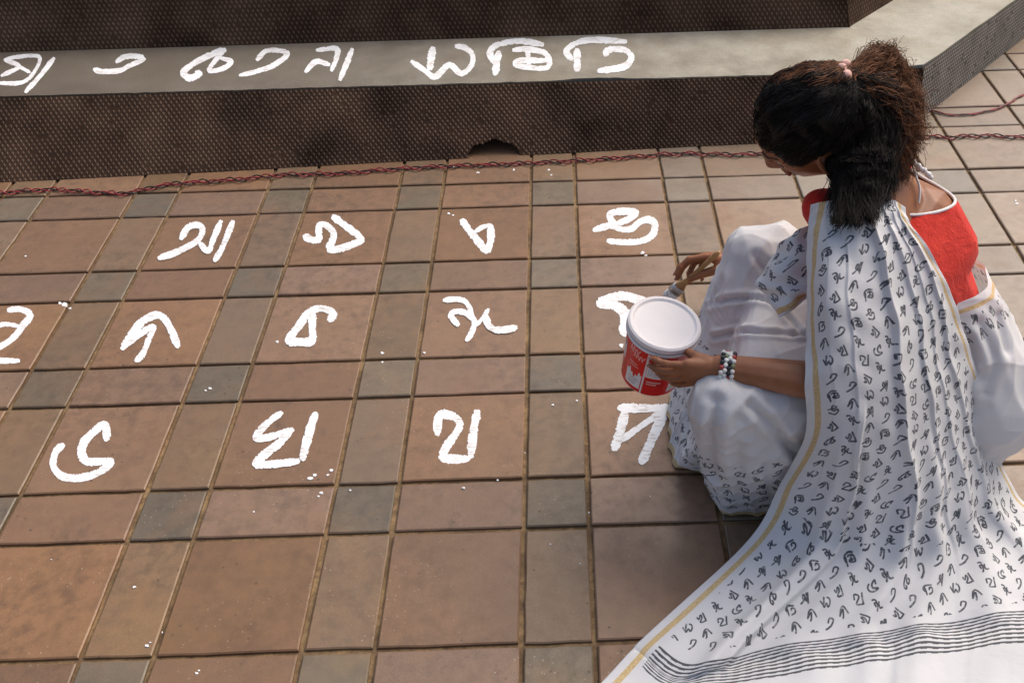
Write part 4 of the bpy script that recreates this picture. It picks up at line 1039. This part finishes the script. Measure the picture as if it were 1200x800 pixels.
# ================================================================ paint tub
def label_image():
    W_, H_ = 1024, 256; im = np.zeros((H_, W_, 3), np.float32); im[:] = (.72, .012, .012)
    r = random.Random(5)
    def rect(x0, y0, x1, y1, c): im[int(y0):int(y1), int(x0):int(x1)] = c
    wht = (.78, .77, .75)
    for k in range(4):
        o = k * 256
        rect(o, 20, o + 10, 256, wht)                                   # white divider
        # ragged white patch low on the left panel
        for x in range(o + 150, o + 250):
            h = 165 + 14 * math.sin(x * .09) + 8 * math.sin(x * .31); rect(x, h, x + 1, 238, wht)
        for j in range(3): rect(o + 165, 190 + j * 14, o + 165 + r.randint(40, 70), 194 + j * 14, (.35, .3, .3))
        # right panel: two dark violet squares, white text block below
        rect(o + 22, 12, o + 52, 48, (.05, .015, .10)); rect(o + 66, 12, o + 96, 48, (.05, .02, .12))
        rect(o + 30, 22, o + 44, 38, (.3, .2, .4)); rect(o + 74, 22, o + 88, 38, (.3, .2, .4))
        rect(o + 12, 60, o + 110, 150, wht); rect(o + 60, 64, o + 106, 78, (.03, .05, .25)); rect(o + 14, 160, o + 120, 200, (.60, .01, .01)); rect(o + 24, 172, o + 100, 178, (.8, .6, .55)); rect(o + 24, 186, o + 80, 191, (.8, .6, .55))
        for j in range(7):
            x = o + 20
            while x < o + 98: wdt = r.randint(4, 12); rect(x, 70 + j * 11, x + wdt, 74 + j * 11, (.25, .18, .3)); x += wdt + 4
        # pale script on the red
        for (cx, cy, s_) in ((o + 150, 40, 16), (o + 180, 62, 12)):
            for q in range(240):
                t = q / 240 * 12; X = cx + t * 5.5; Y = cy + s_ * math.sin(t * 1.9 + k) * .8 + 5 * math.sin(t * 4.1); rect(X, Y, X + 4, Y + 4, (.8, .45, .4))
        for j in range(2): rect(o + 160 + j * 8, 108 + j * 14, o + 215 + j * 8, 113 + j * 14, (.8, .4, .35))
    img = bpy.data.images.new('tub_label', W_, H_); buf = np.ones((H_, W_, 4), np.float32); srgb = np.where(im < .0031, im * 12.92, 1.055 * np.maximum(im, 1e-6) ** (1 / 2.4) - .055)
    buf[..., :3] = srgb[::-1]; img.pixels.foreach_set(buf.ravel()); img.update(); img.pack(); return img
tub = empty('paint_tub'); tag(tub, 'red and white round paint tub with a white lid, gripped in the left hand', 'paint tub')
axis = V3((.15, -.13, .97)).normalized(); TC = at(779, 378, .455)
XB = 1.0; hgt = .157; rt, rb = .069, .057
q = axis.to_track_quat('Z', 'Y'); tub.rotation_mode = 'QUATERNION'; tub.rotation_quaternion = q @ __import__('mathutils').Quaternion((0, 0, 1), R(0)); tub.location = TC - axis * hgt
M['tub'] = simple('white_plastic', (.78, .77, .76), .32, .5, .04, 12)
M['lid'] = simple('white_lid_plastic', (.80, .75, .73), .65, .5, .05, 10, .2, 60)
def lb():
    t = NT('printed_tub_label'); uv = t.n('ShaderNodeUVMap'); uv.uv_map = 'UVMap'; ti = t.n('ShaderNodeTexImage'); ti.image = label_image(); t.l(uv.outputs[0], ti.inputs[0])
    t.col(ti.outputs[0]); t.rough(.33); return t.m
M['label'] = lb()
link('tub_body', lathe([(0, 0), (rb - .004, 0), (rb, .003), (rb + (rt - rb) * .3, .035), (rt - .002, hgt - .016), (rt + .001, hgt - .014), (rt + .001, hgt - .004), (0, hgt - .004)], 72), M['tub'], tub, True)
n = 96; V, Fs, uvs = [], [], []
z0, z1 = .006, hgt - .018
for i in range(n + 1):
    a = 2 * math.pi * i / n
    for z_ in (z0, z1):
        r_ = rb + (rt - .002 - rb) * min(1, z_ / (hgt - .016)) + .0014; V.append((r_ * math.cos(a), r_ * math.sin(a), z_)); uvs.append((i / n, (z_ - z0) / (z1 - z0)))
for i in range(n): Fs.append((2 * i, 2 * i + 2, 2 * i + 3, 2 * i + 1))
me = mesh('tub_label', V, Fs); set_uv(me, 'UVMap', uvs); lab = link('tub_label', me, M['label'], tub, True); lab['label'] = 'red and white printed label'
LABROT = R(-76); lab.rotation_euler = (0, 0, LABROT)
link('tub_lid', lathe([(0, hgt - .0022), (rt - .010, hgt - .0022), (rt - .008, hgt - .001), (rt - .006, hgt + .0015), (rt - .001, hgt + .002), (rt + .0028, hgt - .001), (rt + .0030, hgt - .011), (rt + .0018, hgt - .0125), (rt + .001, hgt - .0125)], 96), M['lid'], tub, True)
link('tub_rim', lathe([(rt, hgt - .022), (rt + .0032, hgt - .0215), (rt + .0034, hgt - .0175), (rt + .0012, hgt - .0165), (rt, hgt - .0165)], 96), M['tub'], tub, True)

# ================================================================ paint brush
brush = empty('paint_brush', tuple(BT)); tag(brush, 'flat paint brush with a wooden handle and white bristles, held in the right hand', 'paint brush')
L = (BE - BT).length; qd = (BE - BT).normalized(); side = qd.cross((CAM_LOC - BT).normalized() + V3((.5, 0, .3))).normalized(); nrm = qd.cross(side)
def flat(secs, name, mat, k=14):
    V, Fs = [], []
    for t, wv, th_ in secs:
        c = qd * t
        for a in range(k): an = 2 * math.pi * a / k; V.append(tuple(c + side * wv * math.copysign(abs(math.cos(an)) ** .6, math.cos(an)) + nrm * th_ * math.copysign(abs(math.sin(an)) ** .6, math.sin(an))))
    for i in range(len(secs) - 1):
        for a in range(k): b2_ = (a + 1) % k; Fs.append((i * k + a, i * k + b2_, (i + 1) * k + b2_, (i + 1) * k + a))
    Fs.append(tuple(range(k))[::-1]); Fs.append(tuple((len(secs) - 1) * k + a for a in range(k))); return link(name, mesh(name, V, Fs), mat, brush, True)
flat([(.0, .014, .003), (.012, .0185, .0065), (.040, .0185, .0085)], 'bristles', M['paint'])
flat([(.038, .0195, .0092), (.064, .0180, .0085)], 'ferrule', simple('paint_smeared_metal', (.55, .53, .52), .35, .5, .3, 60, 0, 0, .6))
flat([(.063, .0160, .0070), (.085, .0090, .0055), (.11, .0055, .0045), (.15, .0058, .0045), (L - .012, .0075, .0048), (L, .004, .003)], 'handle', simple('varnished_wood', (.42, .24, .10), .45, .5, .2, 50))
